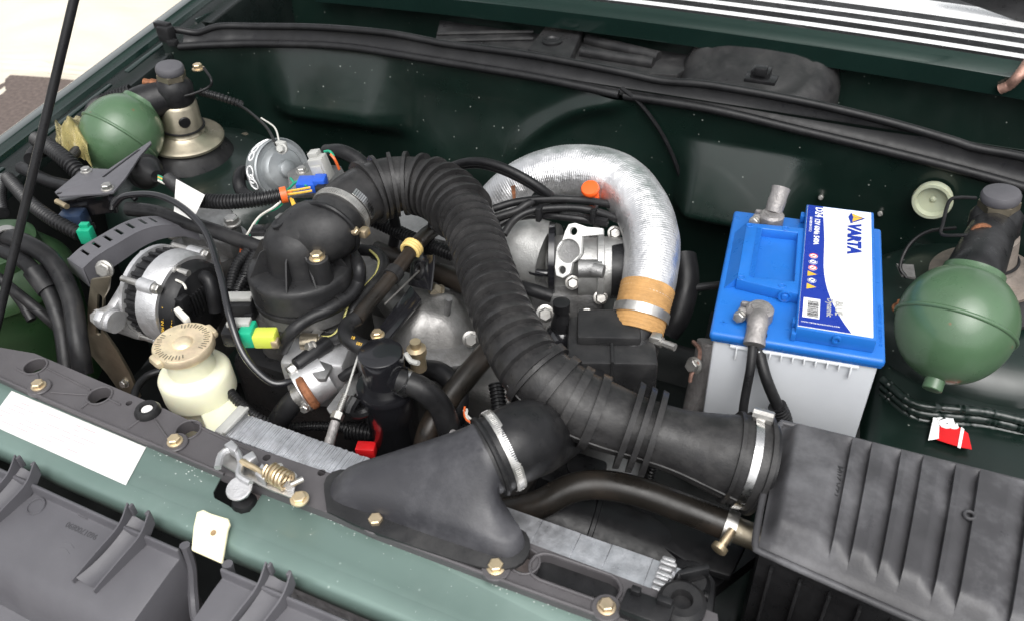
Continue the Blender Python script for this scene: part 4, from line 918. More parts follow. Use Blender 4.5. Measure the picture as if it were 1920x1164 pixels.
# clamps on the poles
for nm, lbl, c_, hd in (('battery_clamp', 'dull lead clamp with twin cables on the front battery pole', bp(.047, .032, 0), V((.12, -1, -.05))), ('battery_clamp', 'dull lead clamp standing on the rear battery pole', bp(.046, .216, 0), V((.05, .7, .75)))):
    t_ = thing(nm, lbl, 'clamp', c_)
    part('pole_ring', B().lathe(c_, Z, [(0, .0125), (.004, .0145), (.016, .0145), (.019, .012), (.019, .0095), (.0205, .009), (.0207, .004)], 28), mLead, t_)
    h_ = hd.normalized(); o_ = c_+Z*.012+h_*.006
    part('cable_socket', B().tube([tuple(o_)+(.010,), tuple(o_+h_*.012)+(.011,), tuple(o_+h_*.022+Z*(-.006 if h_.z < 0 else .0))+(.0105,), tuple(o_+h_*.032-Z*(.012 if h_.z < 0 else 0))+(.0115,)], None, 20, .002, True, lambda i, d, r: r*(1+.04*noise.noise(V((d*400, 1, 2))))), mLead, t_)
    part('jaw', B().box(c_+V((-.015, -.004, .009)), (.014, .008, .012), BF, .003).box(c_+V((-.015, .008, .009)), (.014, .006, .012), BF, .003), mLead, t_)
    part('jaw_bolt', B().bolt(c_+V((-.018, -.009, .008)), V((-.15, -1, .3)), .0055, .008, 1.2), mLead if nm == 0 else mSteel, t_)
s0 = bp(.047, .032, .012)+V((.12, -1, -.05)).normalized()*.036-Z*.010
CB = thing('battery_cables', 'two black battery cables dropping from the front pole clamp', 'cable', s0)
part('cable', B().tube([s0+V((-.003, .012, .002)), P(1412, 640, -.004), P(1407, 690, -.026), P(1396, 750, -.058), P(1390, 800, -.085)], .0048, 16), mRub, CB)
part('cable', B().tube([s0+V((.004, .012, .003)), P(1422, 650, -.015), P(1437, 710, -.04), P(1460, 765, -.075), P(1475, 800, -.1)], .0062, 18), mRub, CB)
part('sleeve', B().conduit([P(1457, 760, -.072), P(1468, 785, -.09), P(1472, 815, -.11)], .010, .004), mCond, CB)
TRY = thing('battery_tray', 'black steel battery tray under the pale grey case', 'tray', bp(.0875, .121, -.19)); part('tray', B().box(bp(.0875, .121, -.182), (.2, .27, .012), BF, .004).box(bp(.0875, .121, -.24), (.14, .2, .12), BF, .004), mBlackBay, TRY)
# ================================================================== air filter box
FB = thing('air_filter_box', 'large dusty black air filter box with a slatted lid in front of the battery', 'air filter', P(1700, 1000, -.2))
c00, c10, c01, c11 = P(1472, 772, 0), P(2100, 925, 0), P(1428, 1000, 0), P(2060, 1275, 0)
REC = [(.173, .226), (.239, .288), (.329, .379), (.396, .446), (.494, .544), (.56, .614), (.70, .76)]
def sms(a, b, q_): q_ = max(0, min(1, (q_-a)/(b-a))); return q_*q_*(3-2*q_)
def lidp(u, v):
    p = (c00*(1-u)+c10*u)*(1-v)+(c01*(1-u)+c11*u)*v
    dl, dr, db, df = u*.33, (1-u)*.33, v*.155, (1-v)*.155
    # round the plan corners
    e = min(dl, db+.0, df)
    h = -.018+.018*sms(0, .018, dl)*sms(0, .012, db)*sms(0, .024, df)
    k = 0
    for a_, b_ in REC:
        if a_ <= u <= b_: k = (u-a_)/(b_-a_)
    h -= .0065*k**1.3*sms(.06, .14, v)*sms(.93, .86, v) if k else 0
    h += .004*math.sin(math.pi*v)
    return p+Z*h
us = sorted(set([i/150 for i in range(151)]+[x_+d_ for r_ in REC for x_ in r_ for d_ in (-.0004, .0004)]))
b = B(); m_ = 41
b.add([lidp(u, j/40) for u in us for j in range(m_)], [(i*m_+j, i*m_+j+1, (i+1)*m_+j+1, (i+1)*m_+j) for i in range(len(us)-1) for j in range(m_-1)])
ld = part('lid', b, mLid, FB, ang=32)
rim = [lidp(0, .03)-X*.0, lidp(0, .97), lidp(.03, 1)]
path = [lidp(.0, .94), lidp(.0, .5), lidp(.0, .06), lidp(.03, 0), lidp(.5, 0), lidp(1, 0)]
edge = [lidp(1, 0)+V((0, .003, 0)), lidp(.5, 0)+V((0, .003, 0)), lidp(.04, 0)+V((0, .003, 0)), lidp(.004, .03)+V((-.003, .002, 0)), lidp(0, .3)-X*.004, lidp(0, .9)-X*.004, lidp(.006, .985)+V((-.002, -.004, 0)), lidp(.04, 1)-Y*.004, lidp(.5, 1)-Y*.004, lidp(1, 1)-Y*.004]
part('lid_rim', B().tube(edge, .0032, 10, .006), mLid, ld)
inner = [q_-Z*.002 for q_ in (lidp(.01, .04), lidp(1, .04), lidp(1, .97), lidp(.01, .97))]
part('base', B().prism(inner, V((0, 0, -.25))), mPlas, FB, ang=30)
for k in range(7):
    q_ = lidp(.06+k*.1, .97); part('base_rib', B().box(V((q_.x, q_.y-.003, -.14)), (.003, .008, .2), (X, Y, Z), .0008), mPlas, FB)
part('lid_dimple', B().ring(P(1818, 965, .003), Z, .004, .0015, 20, 8), mLid, ld)
le = (lidp(.22, .1)-lidp(.22, .8)).normalized()
mEmb = M('embossed lid plastic', (.03, .03, .032), .5, 0, .1, 20, 0)
part('embossed_text', B().text('PZA 2104', .0085, lidp(.215, .55)+Z*.0008, le, Z.cross(-le) if 0 else le.cross(Z)*-1, .0004).text('FILTRE A AIR', .006, lidp(.275, .8)+Z*-.001, le, le.cross(Z)*-1, .0004).text('MAINTENANCE 60000 km', .005, lidp(.348, .8)+Z*.0, le, le.cross(Z)*-1, .0003).text('element filtrant', .005, lidp(.37, .8)-Z*.002, le, le.cross(Z)*-1, .0003), mEmb, ld)
part('spigot', B().lathe(V(HP[-1][:3])-HF[-1][0]*.012, HF[-1][0], [(0, HP[-1][3]*.93), (.016, HP[-1][3]*.93), (.018, HP[-1][3]*.7)], 40), mPlas, FB)
# ================================================================== lower coolant hose
CHz = [P(*q_) for q_ in ((950, 958, -.10), (1010, 945, -.09), (1070, 915, -.075), (1130, 908, -.07), (1200, 922, -.07), (1290, 955, -.075), (1365, 985, -.08))]
WH = thing('bottom_hose', 'brown tinged rubber coolant hose behind the radiator with a steel clamp', 'hose', CHz[-1])
part('hose', B().tube(CHz, .0145, 28, .004), mBrownHose, WH)
b = B(); dn = resample(spline(CHz), .003)[0]
random.seed(8)
for i in range(30, len(dn)-40):
    if random.random() < .45: b.box(V(dn[i])+V((-.003, -.0105, .0095)), (.0014, .0016, .0008), (X, V((0, .66, .75)), V((0, -.75, .66))))
part('worn_print', b, M('worn cream print', (.4, .27, .14), .6, 0, .2, 50, 0), WH)
d_ = (CHz[-1]-CHz[-2]).normalized(); cl = part('clamp', B().band(P(1368, 987, -.08), d_, .0147, .011, .0013), mSteel, WH)
part('clamp_screw', B().lathe(P(1360, 1012, -.07), (P(1350, 1025, -.07)-P(1372, 995, -.065)), [(-.012, .004), (.006, .004), (.007, .0075), (.012, .0075), (.013, .006)], 14), mZinc, cl)
part('spigot', B().lathe(P(1372, 989, -.08), d_, [(0, .0125), (.03, .0125), (.031, .015), (.04, .015)], 20), mZincD, WH)
# ================================================================== foil duct
DP = [(915, 400, -.03, 40), (945, 376, -.005, 46), (990, 345, .018, 49), (1050, 325, .035, 50), (1110, 325, .042, 51), (1165, 345, .04, 52), (1205, 395, .03, 52), (1222, 455, .015, 52), (1218, 520, -.005, 51), (1207, 570, -.022, 50), (1193, 625, -.042, 49)]
dq = []
for u, v, z, h in DP: p = P(u, v, z); dq.append(tuple(p)+(mm(h, p),))
FD = thing('foil_duct', 'crinkled silver aluminium hot air duct bending over the engine', 'duct', V(dq[-1][:3]))
dpath = resample(spline(dq, 30), .001)[0]
ke = min(range(len(dpath)), key=lambda i: abs(proj(V(dpath[i][:3]))[1]-560)+(1000 if i < len(dpath)*.6 else 0))
def foil(i, d, r): return r*(1+.007*math.sin(d/.0028*2*math.pi+.8*noise.noise(V((d*60, 1, 1))))+.02*noise.noise(V((d*18, r*9, 2)))+.012*noise.noise(V((d*60, 3, 5))))
part('duct_wall', B().tube([dpath[i] for i in list(range(0, ke, 12))+[ke]], None, 48, .0008, True, foil), mFoil, FD, ang=70)
part('paper_end', B().tube([dpath[i] for i in list(range(ke-14, len(dpath)-1, 10))+[len(dpath)-1]], None, 44, .0008, True, lambda i, d, r: r*(1.012+.012*math.sin(d/.0045*2*math.pi))), mCard, FD, ang=70)
q_ = dpath[-24]; dt = (V(dpath[-1][:3])-V(dpath[-30][:3])).normalized()
cl = part('clamp', B().band(V(q_[:3]), dt, q_[3]*1.03, .011, .0014, 48), mSteel, FD)
part('clamp_screw', B().lathe(P(1236, 640, -.03), V((1, -.25, .1)), [(-.01, .006), (.004, .006), (.005, .004), (.012, .0045), (.02, .0045)], 8).box(P(1230, 634, -.028), (.012, .012, .01), (X, Y, Z), .002), mSteel, cl)
part('torn_patch', B().prism([P(u, v, .0355) for u, v in ((958, 352), (966, 350), (967, 372), (962, 378), (960, 364))], Z*.002), mRust, FD)
# ================================================================== hot air flap box
FXB = thing('flap_box', 'black ribbed plastic flap box below the foil duct', 'box', P(1150, 720, -.14))
f1 = V((.93, .36, 0)).normalized(); f2 = V((-.36, .93, 0)).normalized()
fc = P(1145, 672, -.06)
part('body', B().box(fc, (.098, .08, .06), (f1, f2, Z), .005), mPlasD, FXB)
part('upper_body', B().box(fc+V((-.008, .012, .032)), (.07, .05, .018), (f1, f2, Z), .004), mPlasD, FXB)
part('seam_rib', B().box(fc+V((0, 0, .002)), (.0035, .083, .064), (f1, f2, Z), .001), mPlasD, FXB)
part('spigot', B().lathe(V(dpath[-1][:3])-dt*.01, dt, [(0, .0265), (.022, .0265), (.023, .03), (.05, .03)], 32), mPlas, FXB)
part('screw', B().bolt(P(1115, 680, -.036), Z, .004, .004), mSteel, FXB)
part('skirt', B().box(fc+V((.005, .0, -.06)), (.07, .055, .08), (f1, f2, Z), .006), mPlas, FXB)
part('lug', B().lathe(P(1088, 872, -.1), Z, [(-.03, .016), (0, .014), (.001, .008)], 20).box(P(1075, 890, -.115), (.06, .05, .02), (X, Y, Z), .004), mPlas, FXB)
single('gearbox_casting', B().lathe(P(1130, 870, -.13), V((.1, .1, 1)), [(-.1, .05), (-.02, .05), (.005, .042), (.014, .03), (.016, .01)], 36), mAluD, 'rounded dark casting seen below the hose collars', 'casting')
# ball shaped vacuum reservoir
vb = P(1053, 632, -.06); VB = thing('vacuum_ball', 'glossy black ball shaped vacuum reservoir with a short neck', 'reservoir', vb)
R_ = mm(32, vb); part('ball', B().lathe(vb, Z, [(R_*math.sin(a_), R_*math.cos(a_)) for a_ in [math.radians(x_) for x_ in range(-88, 89, 8)]], 36), mGloss, VB)
part('neck', B().lathe(vb+Z*R_*.92, Z, [(-.004, .013), (.004, .012), (.012, .010), (.022, .0075), (.023, .010), (.034, .010), (.035, .006)], 20), mPlas, VB)
# ================================================================== cylinder head end: water housing, distributor and its flange
DB = thing('distributor_housing', 'cast aluminium housing with a pale oval flange beside the foil duct', 'housing', P(1080, 540, -.1))
hx = V((.93, .36, 0)).normalized()
part('cover', B().tube([tuple(P(945, 460, -.03))+(.036,), tuple(P(985, 468, -.03))+(.042,), tuple(P(1030, 482, -.032))+(.043,)], None, 36, .005), mAluC, DB)
part('cover_band', B().lathe(P(1038, 487, -.032), hx, [(-.006, .044), (-.005, .047), (.002, .047), (.003, .043)], 40), mGloss, DB)
part('gasket_lip', B().tube([P(u, v, -.03) for u, v in ((970, 495), (1000, 510), (1035, 512), (1042, 490))], .005, 10), mGloss, DB)
part('core', B().box(P(1080, 510, -.05), (.075, .06, .08), (hx, Z.cross(hx), Z), .01), mAluC, DB)
part('rear_barrel', B().lathe(P(1100, 500, -.03), hx, [(-.01, .036), (.012, .036), (.013, .043), (.02, .043), (.021, .037), (.055, .035), (.057, .033)], 40), mAluC, DB)
part('barrel_cap', B().lathe(P(1150, 505, -.03), hx, [(-.003, .036), (.02, .036), (.022, .03)], 36), mPlas, DB)
fn = V((-.02, -.80, .60)).normalized(); fo = P(1072, 470, .012)
fz = lambda u, v: PL(800+u/2.587, 250+v/2.587, fo, fn)
fo_l = [(690, 442), (720, 436), (750, 446), (775, 455), (850, 462), (852, 490), (752, 500), (746, 585), (708, 622), (694, 680), (660, 702), (628, 690), (622, 650), (628, 575), (655, 530), (672, 475)]
part('flange', B().prism([fz(u, v) for u, v in fo_l], -fn*.008, [circ(fz(686, 572), fn, .0145, 24), circ(fz(711, 476), fn, .005, 14), circ(fz(656, 664), fn, .005, 14)]), mGask, DB, bev=.001)
part('flange_bore', B().lathe(fz(686, 572)-fn*.006, -fn, [(0, .0143), (.012, .0143)], 24), mAlu, DB)
for u, v in ((1107, 440), (1132, 510)): 
    part('pipe_stub', B().tube([P(u-20, v-4, -.0), P(u, v, -.0)], .008, 16), mAlu, DB)
part('lower_pipe', B().lathe(fz(720, 655)-fn*.012, hx, [(0, .011), (.028, .011), (.0285, .007)], 22), mAlu, DB)
for u, v, z in ((1152, 437, .0), (1126, 558, -.05), (1073, 530, -.03), (1100, 592, -.05), (1022, 588, -.05)): part('bolt', B().bolt(P(u, v, z), V((.35, -.7, .5)), .0075 if u < 1060 else .006, .01), mSteel, DB)
part('lower_casting', B().box(P(1065, 560, -.075), (.09, .05, .05), (hx, Z.cross(hx), Z), .01), mAlu, DB)
hose('water_hose', 'short black hose stub entering the cast housing beside the ribbed hose', ((968, 535, -.03), (1000, 545, -.03), (1035, 556, -.035)), 13, mRubD)
# plug leads and the comb that holds them
LG = 'plug leads over the cylinder head'
for i, (pts, lb) in enumerate(((((925, 392, .035), (965, 380, .04), (1020, 374, .045), (1085, 375, .045), (1150, 385, .03)), 'black ignition lead beside the orange dipstick'),
        (((930, 408, .03), (970, 395, .036), (1000, 378, .042), (1060, 372, .03)), 'black ignition lead crossing over its neighbour at the comb'),
        (((945, 440, .02), (965, 412, .03), (1000, 395, .036), (1060, 390, .038), (1110, 395, .036), (1170, 415, .02)), 'black ignition lead arched over the comb'),
        (((930, 425, .018), (960, 410, .024), (1010, 404, .026), (1080, 410, .026), (1140, 420, .02)), 'black ignition lead lowest along the comb'))):
    single('ignition_lead', B().tube([P(*q_) for q_ in pts], .0048, 14), mRub, lb, 'cable', LG)
LC = thing('lead_comb', 'black plastic comb holding the ignition leads', 'clip', P(1060, 410, .02))
part('bar', B().prism([P(u, v, .024) for u, v in ((1008, 402), (1080, 405), (1140, 418), (1138, 424), (1080, 413), (1010, 411))], Z*.006), mPlas, LC)
for u, v in ((1012, 400), (1114, 402), (1005, 374)): part('finger', B().box(P(u, v, .034), (.006, .014, .018), (X, Y, Z), .001), mPlas, LC)
od_ = P(1107, 356, .052); DS = thing('dipstick', 'bright orange oil dipstick handle beside the foil duct', 'dipstick', od_-Z*.04)
part('handle', B().lathe(od_, V((0, -.45, .9)), [(-.026, .0075), (-.022, .0085), (-.014, .0085), (-.0135, .0045), (-.004, .0045), (-.003, .010), (0, .0112), (.003, .0112), (.005, .010), (.0055, .003)], 28), mOrange, DS)
part('tube', B().tube([od_-V((0, -.008, .016)), od_-V((-.005, -.02, .09))], .004, 10), mSteel, DS)
# sleeve, earth braid and gaiter between duct and battery
hose('gaiter', 'crumpled black rubber gaiter behind the foil duct', ((1280, 480, -.05), (1285, 530, -.07), (1270, 590, -.1), (1250, 620, -.12)), 26, mRubD)
SG = thing('support_tube', 'grimy grey support tube with copper braid left of the battery', 'tube', P(1310, 740, -.2))
part('tube', B().tube([P(1332, 640, -.10), P(1322, 690, -.13), P(1308, 750, -.17), P(1300, 790, -.2)], .016, 18), mLead, SG)
part('braid', B().tube([P(1300, 640, -.08), P(1312, 655, -.075), P(1309, 680, -.08), P(1297, 700, -.09), P(1294, 715, -.1)], .0025, 6), mCop, SG)
part('bolt', B().bolt(P(1302, 684, -.085), V((-.3, -.8, .4)), .007, .01), mSteel, SG)
part('bracket', B().box(P(1275, 500, -.06), (.03, .02, .03), (X, Y, Z), .004).tube([P(1300, 540, -.07), P(1350, 535, -.07)], .005, 10), mPlas, SG)
# ================================================================== suspension struts with green spheres
def strut(lbl, base, capv, sph, axis, m=1, dish=mDish):
    A = V((.12*m, 0, 1)).normalized()
    o = V((base.x, base.y, base.z)); t_ = thing('suspension_strut', lbl, 'strut', o, 'front suspension struts')
    H = up_to(o, capv).z-o.z; r0 = .065
    part('rubber_mount', B().lathe(o, A, [(-.012, r0*1.16), (-.006, r0*1.18), (.0, r0*1.12), (.012, r0*.98), (.022, r0*.86), (.03, r0*.6)], 48), mRub, t_)
    part('dish', B().lathe(o+A*.018, A, [(.002, r0*.9), (.006, r0*1.0), (.010, r0*1.0), (.013, r0*.92), (.016, r0*.66), (.022, r0*.55), (.024, r0*.5)], 48), dish, t_)
    k = H-.04
    part('strut_body', B().lathe(o+A*.04, A, [(0, .035), (.002, .0365), (.006, .034), (k*.42, .031), (k*.45, .028), (k*.5, .024)], 36), dish, t_)
    part('body_ring', B().ring(o+A*.05, A, .0355, .002, 36, 8), mRubD, t_)
    dx_ = V((CAM.x-o.x+.25, CAM.y-o.y, 0)).normalized(); part('plug', B().lathe(o+A*(.04+k*.24)+dx_*.030, dx_, [(0, .0095), (.0045, .0095), (.006, .008)], 20), mRubD, t_)
    hz = .04+k*.45
    part('housing', B().lathe(o+A*hz, A, [(0, .027), (.006, .030), (k*.25, .030), (k*.33, .024), (k*.36, .02)], 28), mPlas, t_)
    part('cap_nut', B().lathe(o+A*(hz+k*.35), A, [(0, .021), (.001, .0235), (.010, .0235), (.011, .020)], 6), mZincD, t_)
    part('rubber_cap', B().lathe(o+A*(hz+k*.35+.011), A, [(0, .0215), (.003, .0225), (.008, .0225), (.012, .0205), (.014, .016), (.0142, .004)], 32), mGrey, t_)
    ax = axis.normalized(); R = .0625
    nk = sph-ax*R*.86
    hs_ = o+A*(hz+k*.10)
    part('arm', B().tube([tuple(hs_)+(.026,), tuple(hs_*.5+(nk-ax*.012)*.5)+(.028,), tuple(nk-ax*.004)+(.0305,), tuple(nk+ax*.006)+(.031,)], None, 32, .004), mPlas, t_)
    sp_ = part('sphere', B().lathe(sph, ax, [(R*1.0*math.sin(a_)*(1.13 if a_ > 0 else 1.05), R*math.cos(a_)) for a_ in [math.radians(x_) for x_ in range(-62, 88, 5)]]+[(R*1.13, .001)], 64), mSphere, t_, ang=60)
    part('neck_collar', B().lathe(sph-ax*R*.9, ax, [(-.006, .0325), (.004, .0335), (.008, .036)], 40), mSphere, sp_)
    part('seam', B().ring(sph+ax*.006, ax, R*.995, .0026, 72, 10), mSphere, sp_)
    part('nipple', B().lathe(sph+ax*R*1.1, ax, [(-.004, .0105), (.012, .0105), (.013, .0095)], 24), mSphere, sp_)
    return t_, o, hz, k
bl = P(352, 282, -.105)
SL, o, hz, k = strut('green hydraulic sphere on a brassy strut beside the left wing', bl, 118, P(229, 252, -.035), V((-.12, -.86, -.5)))
hs_ = o+Z*(hz+k*.2)
part('fitting', B().lathe(P(283, 157, hs_.z+.01), V((-1, -.3, .2)), [(-.012, .008), (0, .008), (.002, .006), (.012, .006)], 12), mRust, SL)
part('fitting', B().bolt(P(372, 130, o.z+hz+k*.3), Z, .007, .009), mZinc, SL)
part('pipe', B().tube([P(280, 160, hs_.z), P(258, 163, hs_.z), P(262, 178, hs_.z-.005), P(300, 187, hs_.z-.008), P(350, 180, hs_.z-.006), P(390, 165, hs_.z), P(396, 150, hs_.z+.012), P(382, 128, hs_.z+.02)], .0022, 8, .003), mRubD, SL)
part('tower_nut', B().bolt(P(381, 300, -.11), Z, .0075, .012, 1.5), mRust, SL); part('tower_nut', B().bolt(P(461, 262, -.13), Z, .007, .011, 1.5), mZincD, SL)
br = P(1838, 545, -.12)
SR, o, hz, k = strut('green hydraulic sphere on a rusty strut beside the battery', br, 366, P(1793, 604, -.035), V((-.1, -.80, -.60)), -1, M('dull brown strut dish', (.22, .19, .165), .6, .5, .3, 30, .3, 300, dust=.5, dcol=(.16, .1, .07)))
hs_ = o+Z*(hz+k*.2)
part('fitting', B().lathe(P(1841, 440, hs_.z+.02), (CAM-hs_), [(-.006, .013), (0, .0135), (.004, .012), (.005, .006), (.012, .0045)], 20), mRust, SR)
part('pipe', B().tube([P(1841, 440, hs_.z+.025), P(1800, 442, hs_.z+.02), P(1766, 440, hs_.z+.015), P(1768, 420, hs_.z+.022), P(1780, 378, hs_.z+.035), P(1800, 371, hs_.z+.035), P(1830, 372, hs_.z+.03)], .0022, 8, .003), mRubD, SR)
part('pipe', B().tube([P(1792, 428, -.06), P(1740, 435, -.06), P(1705, 460, -.07), P(1688, 500, -.09), P(1700, 522, -.10)], .0024, 8, .004), mRubD, SR)
part('tower_nut', B().bolt(P(1690, 580, -.12), Z, .008, .012, 1.5), mRust, SR)
part('bracket', B().prism([P(u, v, -.1) for u, v in ((1680, 498), (1712, 500), (1716, 525), (1690, 520))], Z*.003), mLead, SR)
part('tower_plate', tower(V((o.x, o.y, -.132)), 1), mBay, body, label='dark green strut tower on the right')
# ================================================================== alternator
ac = P(333, 556, -.05); AL = thing('alternator', 'silver alternator with black rear cover beside the cream tank', 'alternator', V((ac.x, ac.y, -.12)))
ar = .057
part('front_housing', B().lathe(ac, X, [(-.05, .02), (-.048, ar*.7), (-.044, ar*.9), (-.036, ar*1.04), (-.030, ar*1.04), (-.029, ar*.96)], 56), mAluB, AL)
part('stator', B().lathe(ac, X, [(-.030, ar*.94), (-.008, ar*.94)], 56), mPlas, AL)
for k in range(30):
    a_ = 2*math.pi*k/30; e = V((0, math.cos(a_), math.sin(a_))); part('winding', B().box(ac+X*-.019+e*ar*.95, (.02, .005, .006), (X, e.cross(X), e), .001), mPlas, AL)
part('rear_housing', B().lathe(ac, X, [(-.009, ar*.97), (-.008, ar*1.05), (.016, ar*1.05), (.021, ar*1.0), (.022, ar*.85)], 56), mAluB, AL)
rcv = part('rear_cover', B().lathe(ac, X, [(.020, ar*.93), (.034, ar*.90), (.040, ar*.82), (.044, ar*.55), (.045, ar*.05)], 48), mPlas, AL)
for k in range(4):
    a_ = math.radians(40+90*k); e = V((0, math.cos(a_), math.sin(a_)))
    part('through_bolt', B().tube([ac+e*ar*1.06-X*.034, ac+e*ar*1.06+X*.02], .004, 10).bolt(ac+e*ar*1.06+X*.018, X, .0055, .007, 1.2), mSteel, AL)
    part('bolt_boss', B().tube([ac+e*ar*1.03-X*.006, ac+e*ar*1.03+X*.016], .0085, 14), mAluB, AL)
for k in range(7): part('cooling_vane', B().box(ac+V((.042, -.022+k*.005, .012)), (.012, .0022, .03), (X, Y, Z), .0005), mRubD, rcv)
part('regulator', B().box(ac+V((.038, -.028, .022)), (.022, .014, .024), (X, Y, Z), .002).box(ac+V((.038, -.034, -.004)), (.02, .012, .018), (X, Y, Z), .002), mPlas, AL)
part('spade_plug', B().box(P(342, 592, -.01), (.022, .007, .009), (V((.9, -.3, -.2)).normalized(), V((.3, .95, 0)).normalized(), Z), .001), mWw, AL)
part('terminal_boot', B().tube([ac+V((.03, .012, .03)), ac+V((.05, .012, .034)), ac+V((.058, .006, .02)), ac+V((.06, .0, -.004))], .009, 14), mRubD, AL)
part('terminal_stud', B().lathe(ac+V((.02, -.004, .05)), X, [(0, .007), (.004, .007), (.0045, .004), (.02, .004)], 10), mSteel, AL)
part('loop_wire', B().tube([ac+V((.028, -.015, .045)), ac+V((.036, -.02, .05)), ac+V((.04, -.016, .043)), ac+V((.046, -.02, .04))], .0015, 6), mWw, AL)
part('rating_text', B().text('MADE IN FRANCE', .006, ac+V((.024, -.045, .026)), V((0, -.35, -.94)).normalized(), V((.98, 0, 0)), .0002).text('14V 70A', .007, ac+V((.033, -.042, .024)), V((0, -.35, -.94)).normalized(), V((.98, 0, 0)), .0002), mWy, AL)
xe = ac.x-.045
part('mounting_ear', B().prism([PX(u, v, xe) for u, v in ((262, 470), (296, 458), (318, 470), (330, 520), (300, 640), (245, 632), (200, 616), (178, 612), (172, 598), (180, 580), (200, 572))], X*.012, [circ(PX(196, 598, xe), X, .004, 12)]), mAluB, AL, bev=.002)
part('ear_boss', B().lathe(PX(198, 597, xe)+X*.006, V((-1, 0, 0)), [(-.012, .014), (.008, .014), (.010, .012)], 24), mAluB, AL)
part('ear_bolt', B().bolt(PX(198, 597, xe)-X*.004+V((0, -.004, .004)), V((.1, -.9, .4)), .008, .008, 1.3), mSteel, AL)
# slotted strap and belt guard
yp = PX(198, 597, xe).y+.010
ST = thing('adjuster_strap', 'dull zinc slotted adjuster strap in front of the alternator', 'strap', PY(190, 620, yp))
sl_ = slot(PY(187, 556, yp), PY(184, 625, yp), .0035, Y)
part('strap', B().prism([PY(u, v, yp) for u, v in ((170, 525), (205, 520), (202, 545), (194, 560), (193, 622), (217, 655), (243, 700), (262, 745), (232, 745), (200, 700), (170, 665), (164, 630), (164, 575))], Y*.004, [sl_]), mZincD, ST, bev=.0006)
part('rivet', B().bolt(PY(236, 717, yp), V((0, -1, .3)), .005, .007, 1.3), mSteel, ST)
GD = thing('belt_guard', 'dark grey slotted steel guard arching above the alternator', 'guard', P(200, 470, -.03))
gc = [(140, 492, .0), (165, 470, .004), (205, 446, .007), (245, 424, .009), (280, 414, .008), (320, 414, .0), (360, 428, -.012)]
gpts = [P(*q_) for q_ in gc]; gdn = [V(q_) for q_ in resample(spline(gpts), .004)[0]]
wv = (P(186, 500, 0)-P(150, 476, 0)).normalized()
def gw(i): return .015 if i < len(gdn)*.75 else .015*(1-.45*(i-len(gdn)*.75)/(len(gdn)*.25))
b = B(); n_ = len(gdn)-1
slots = [(.10, .125), (.20, .228), (.30, .328), (.40, .428), (.50, .528), (.60, .626), (.68, .703)]
L_ = [q_-wv*gw(i) for i, q_ in enumerate(gdn)]; R_l = [q_+wv*gw(i)*1.35 for i, q_ in enumerate(gdn)]
def ga(t_, s): k_ = t_*n_; i = min(n_-1, int(k_)); f_ = k_-i; return (L_[i]*(1-f_)+L_[i+1]*f_)*(1-s)+(R_l[i]*(1-f_)+R_l[i+1]*f_)*s
ts = sorted(set([i/60 for i in range(61)]+[x_ for s_ in slots for x_ in s_])); sv = (0, .14, .66, 1)
for t0_, t1_ in zip(ts, ts[1:]):
    for s0_, s1_ in zip(sv, sv[1:]):
        if s0_ == .14 and any(a_-1e-6 <= t0_ and t1_ <= b_+1e-6 for a_, b_ in slots): continue
        q_ = [ga(t0_, s0_), ga(t1_, s0_), ga(t1_, s1_), ga(t0_, s1_)]; b.add(q_+[x_-Z*.002 for x_ in q_], [(0, 1, 2, 3), (7, 6, 5, 4), (0, 4, 5, 1), (2, 6, 7, 3), (0, 3, 7, 4), (1, 5, 6, 2)])
part('top_plate', b, mGrey2, GD, ang=30)
b = B(); b.grid(lambda u, v: ga(u, 1)-Z*(.001+v*(.028*(1-.5*u)))+wv*.001, 40, 2); part('side_skirt', b, mGrey2, GD)
b = B(); b.prism([ga(0, 0), ga(0, 1), ga(0, 1)-Z*.03-wv*.002, ga(0, 0)-Z*.025-wv*.01], V((-.002, -.001, 0))); part('end_plate', b, mGrey2, GD, bev=.0004)
part('guard_bolt', B().bolt(P(197, 505, -.005), V((.25, -.85, .3)), .009, .007, 1.3), mSteel, GD)
# ================================================================== plate bracket
PB = thing('relay_bracket', 'flat satin grey bracket plate with a long slot below the left sphere', 'bracket', P(180, 345, .0))
pz = .012
part('plate', B().prism([P(u, v, pz) for u, v in ((104, 364), (160, 318), (180, 320), (205, 321), (283, 268), (285, 272), (262, 298), (236, 338), (214, 364), (198, 366), (112, 372))], Z*.003, [slot(P(196, 335, pz), P(262, 285, pz), .0022, Z), circ(P(113, 366, pz), Z, .0035, 12)]), mGrey2, PB, bev=.0005)
part('bolt', B().bolt(P(162, 322, pz+.003), Z, .006, .006, 1.3), mSteel, PB); part('bolt', B().bolt(P(202, 355, pz+.003), Z, .0065, .008, 1.3), mSteel, PB)
part('under_bracket', B().box(P(165, 385, -.02), (.07, .012, .03), (V((.8, .6, 0)).normalized(), V((-.6, .8, 0)).normalized(), Z), .002).tube([P(210, 372, .005), P(216, 395, -.02)], .005, 10), mGloss, PB)
part('stud', B().lathe(P(118, 384, -.004), V((-1, .2, 0)), [(-.01, .004), (.015, .004)], 10), mZinc, PB)
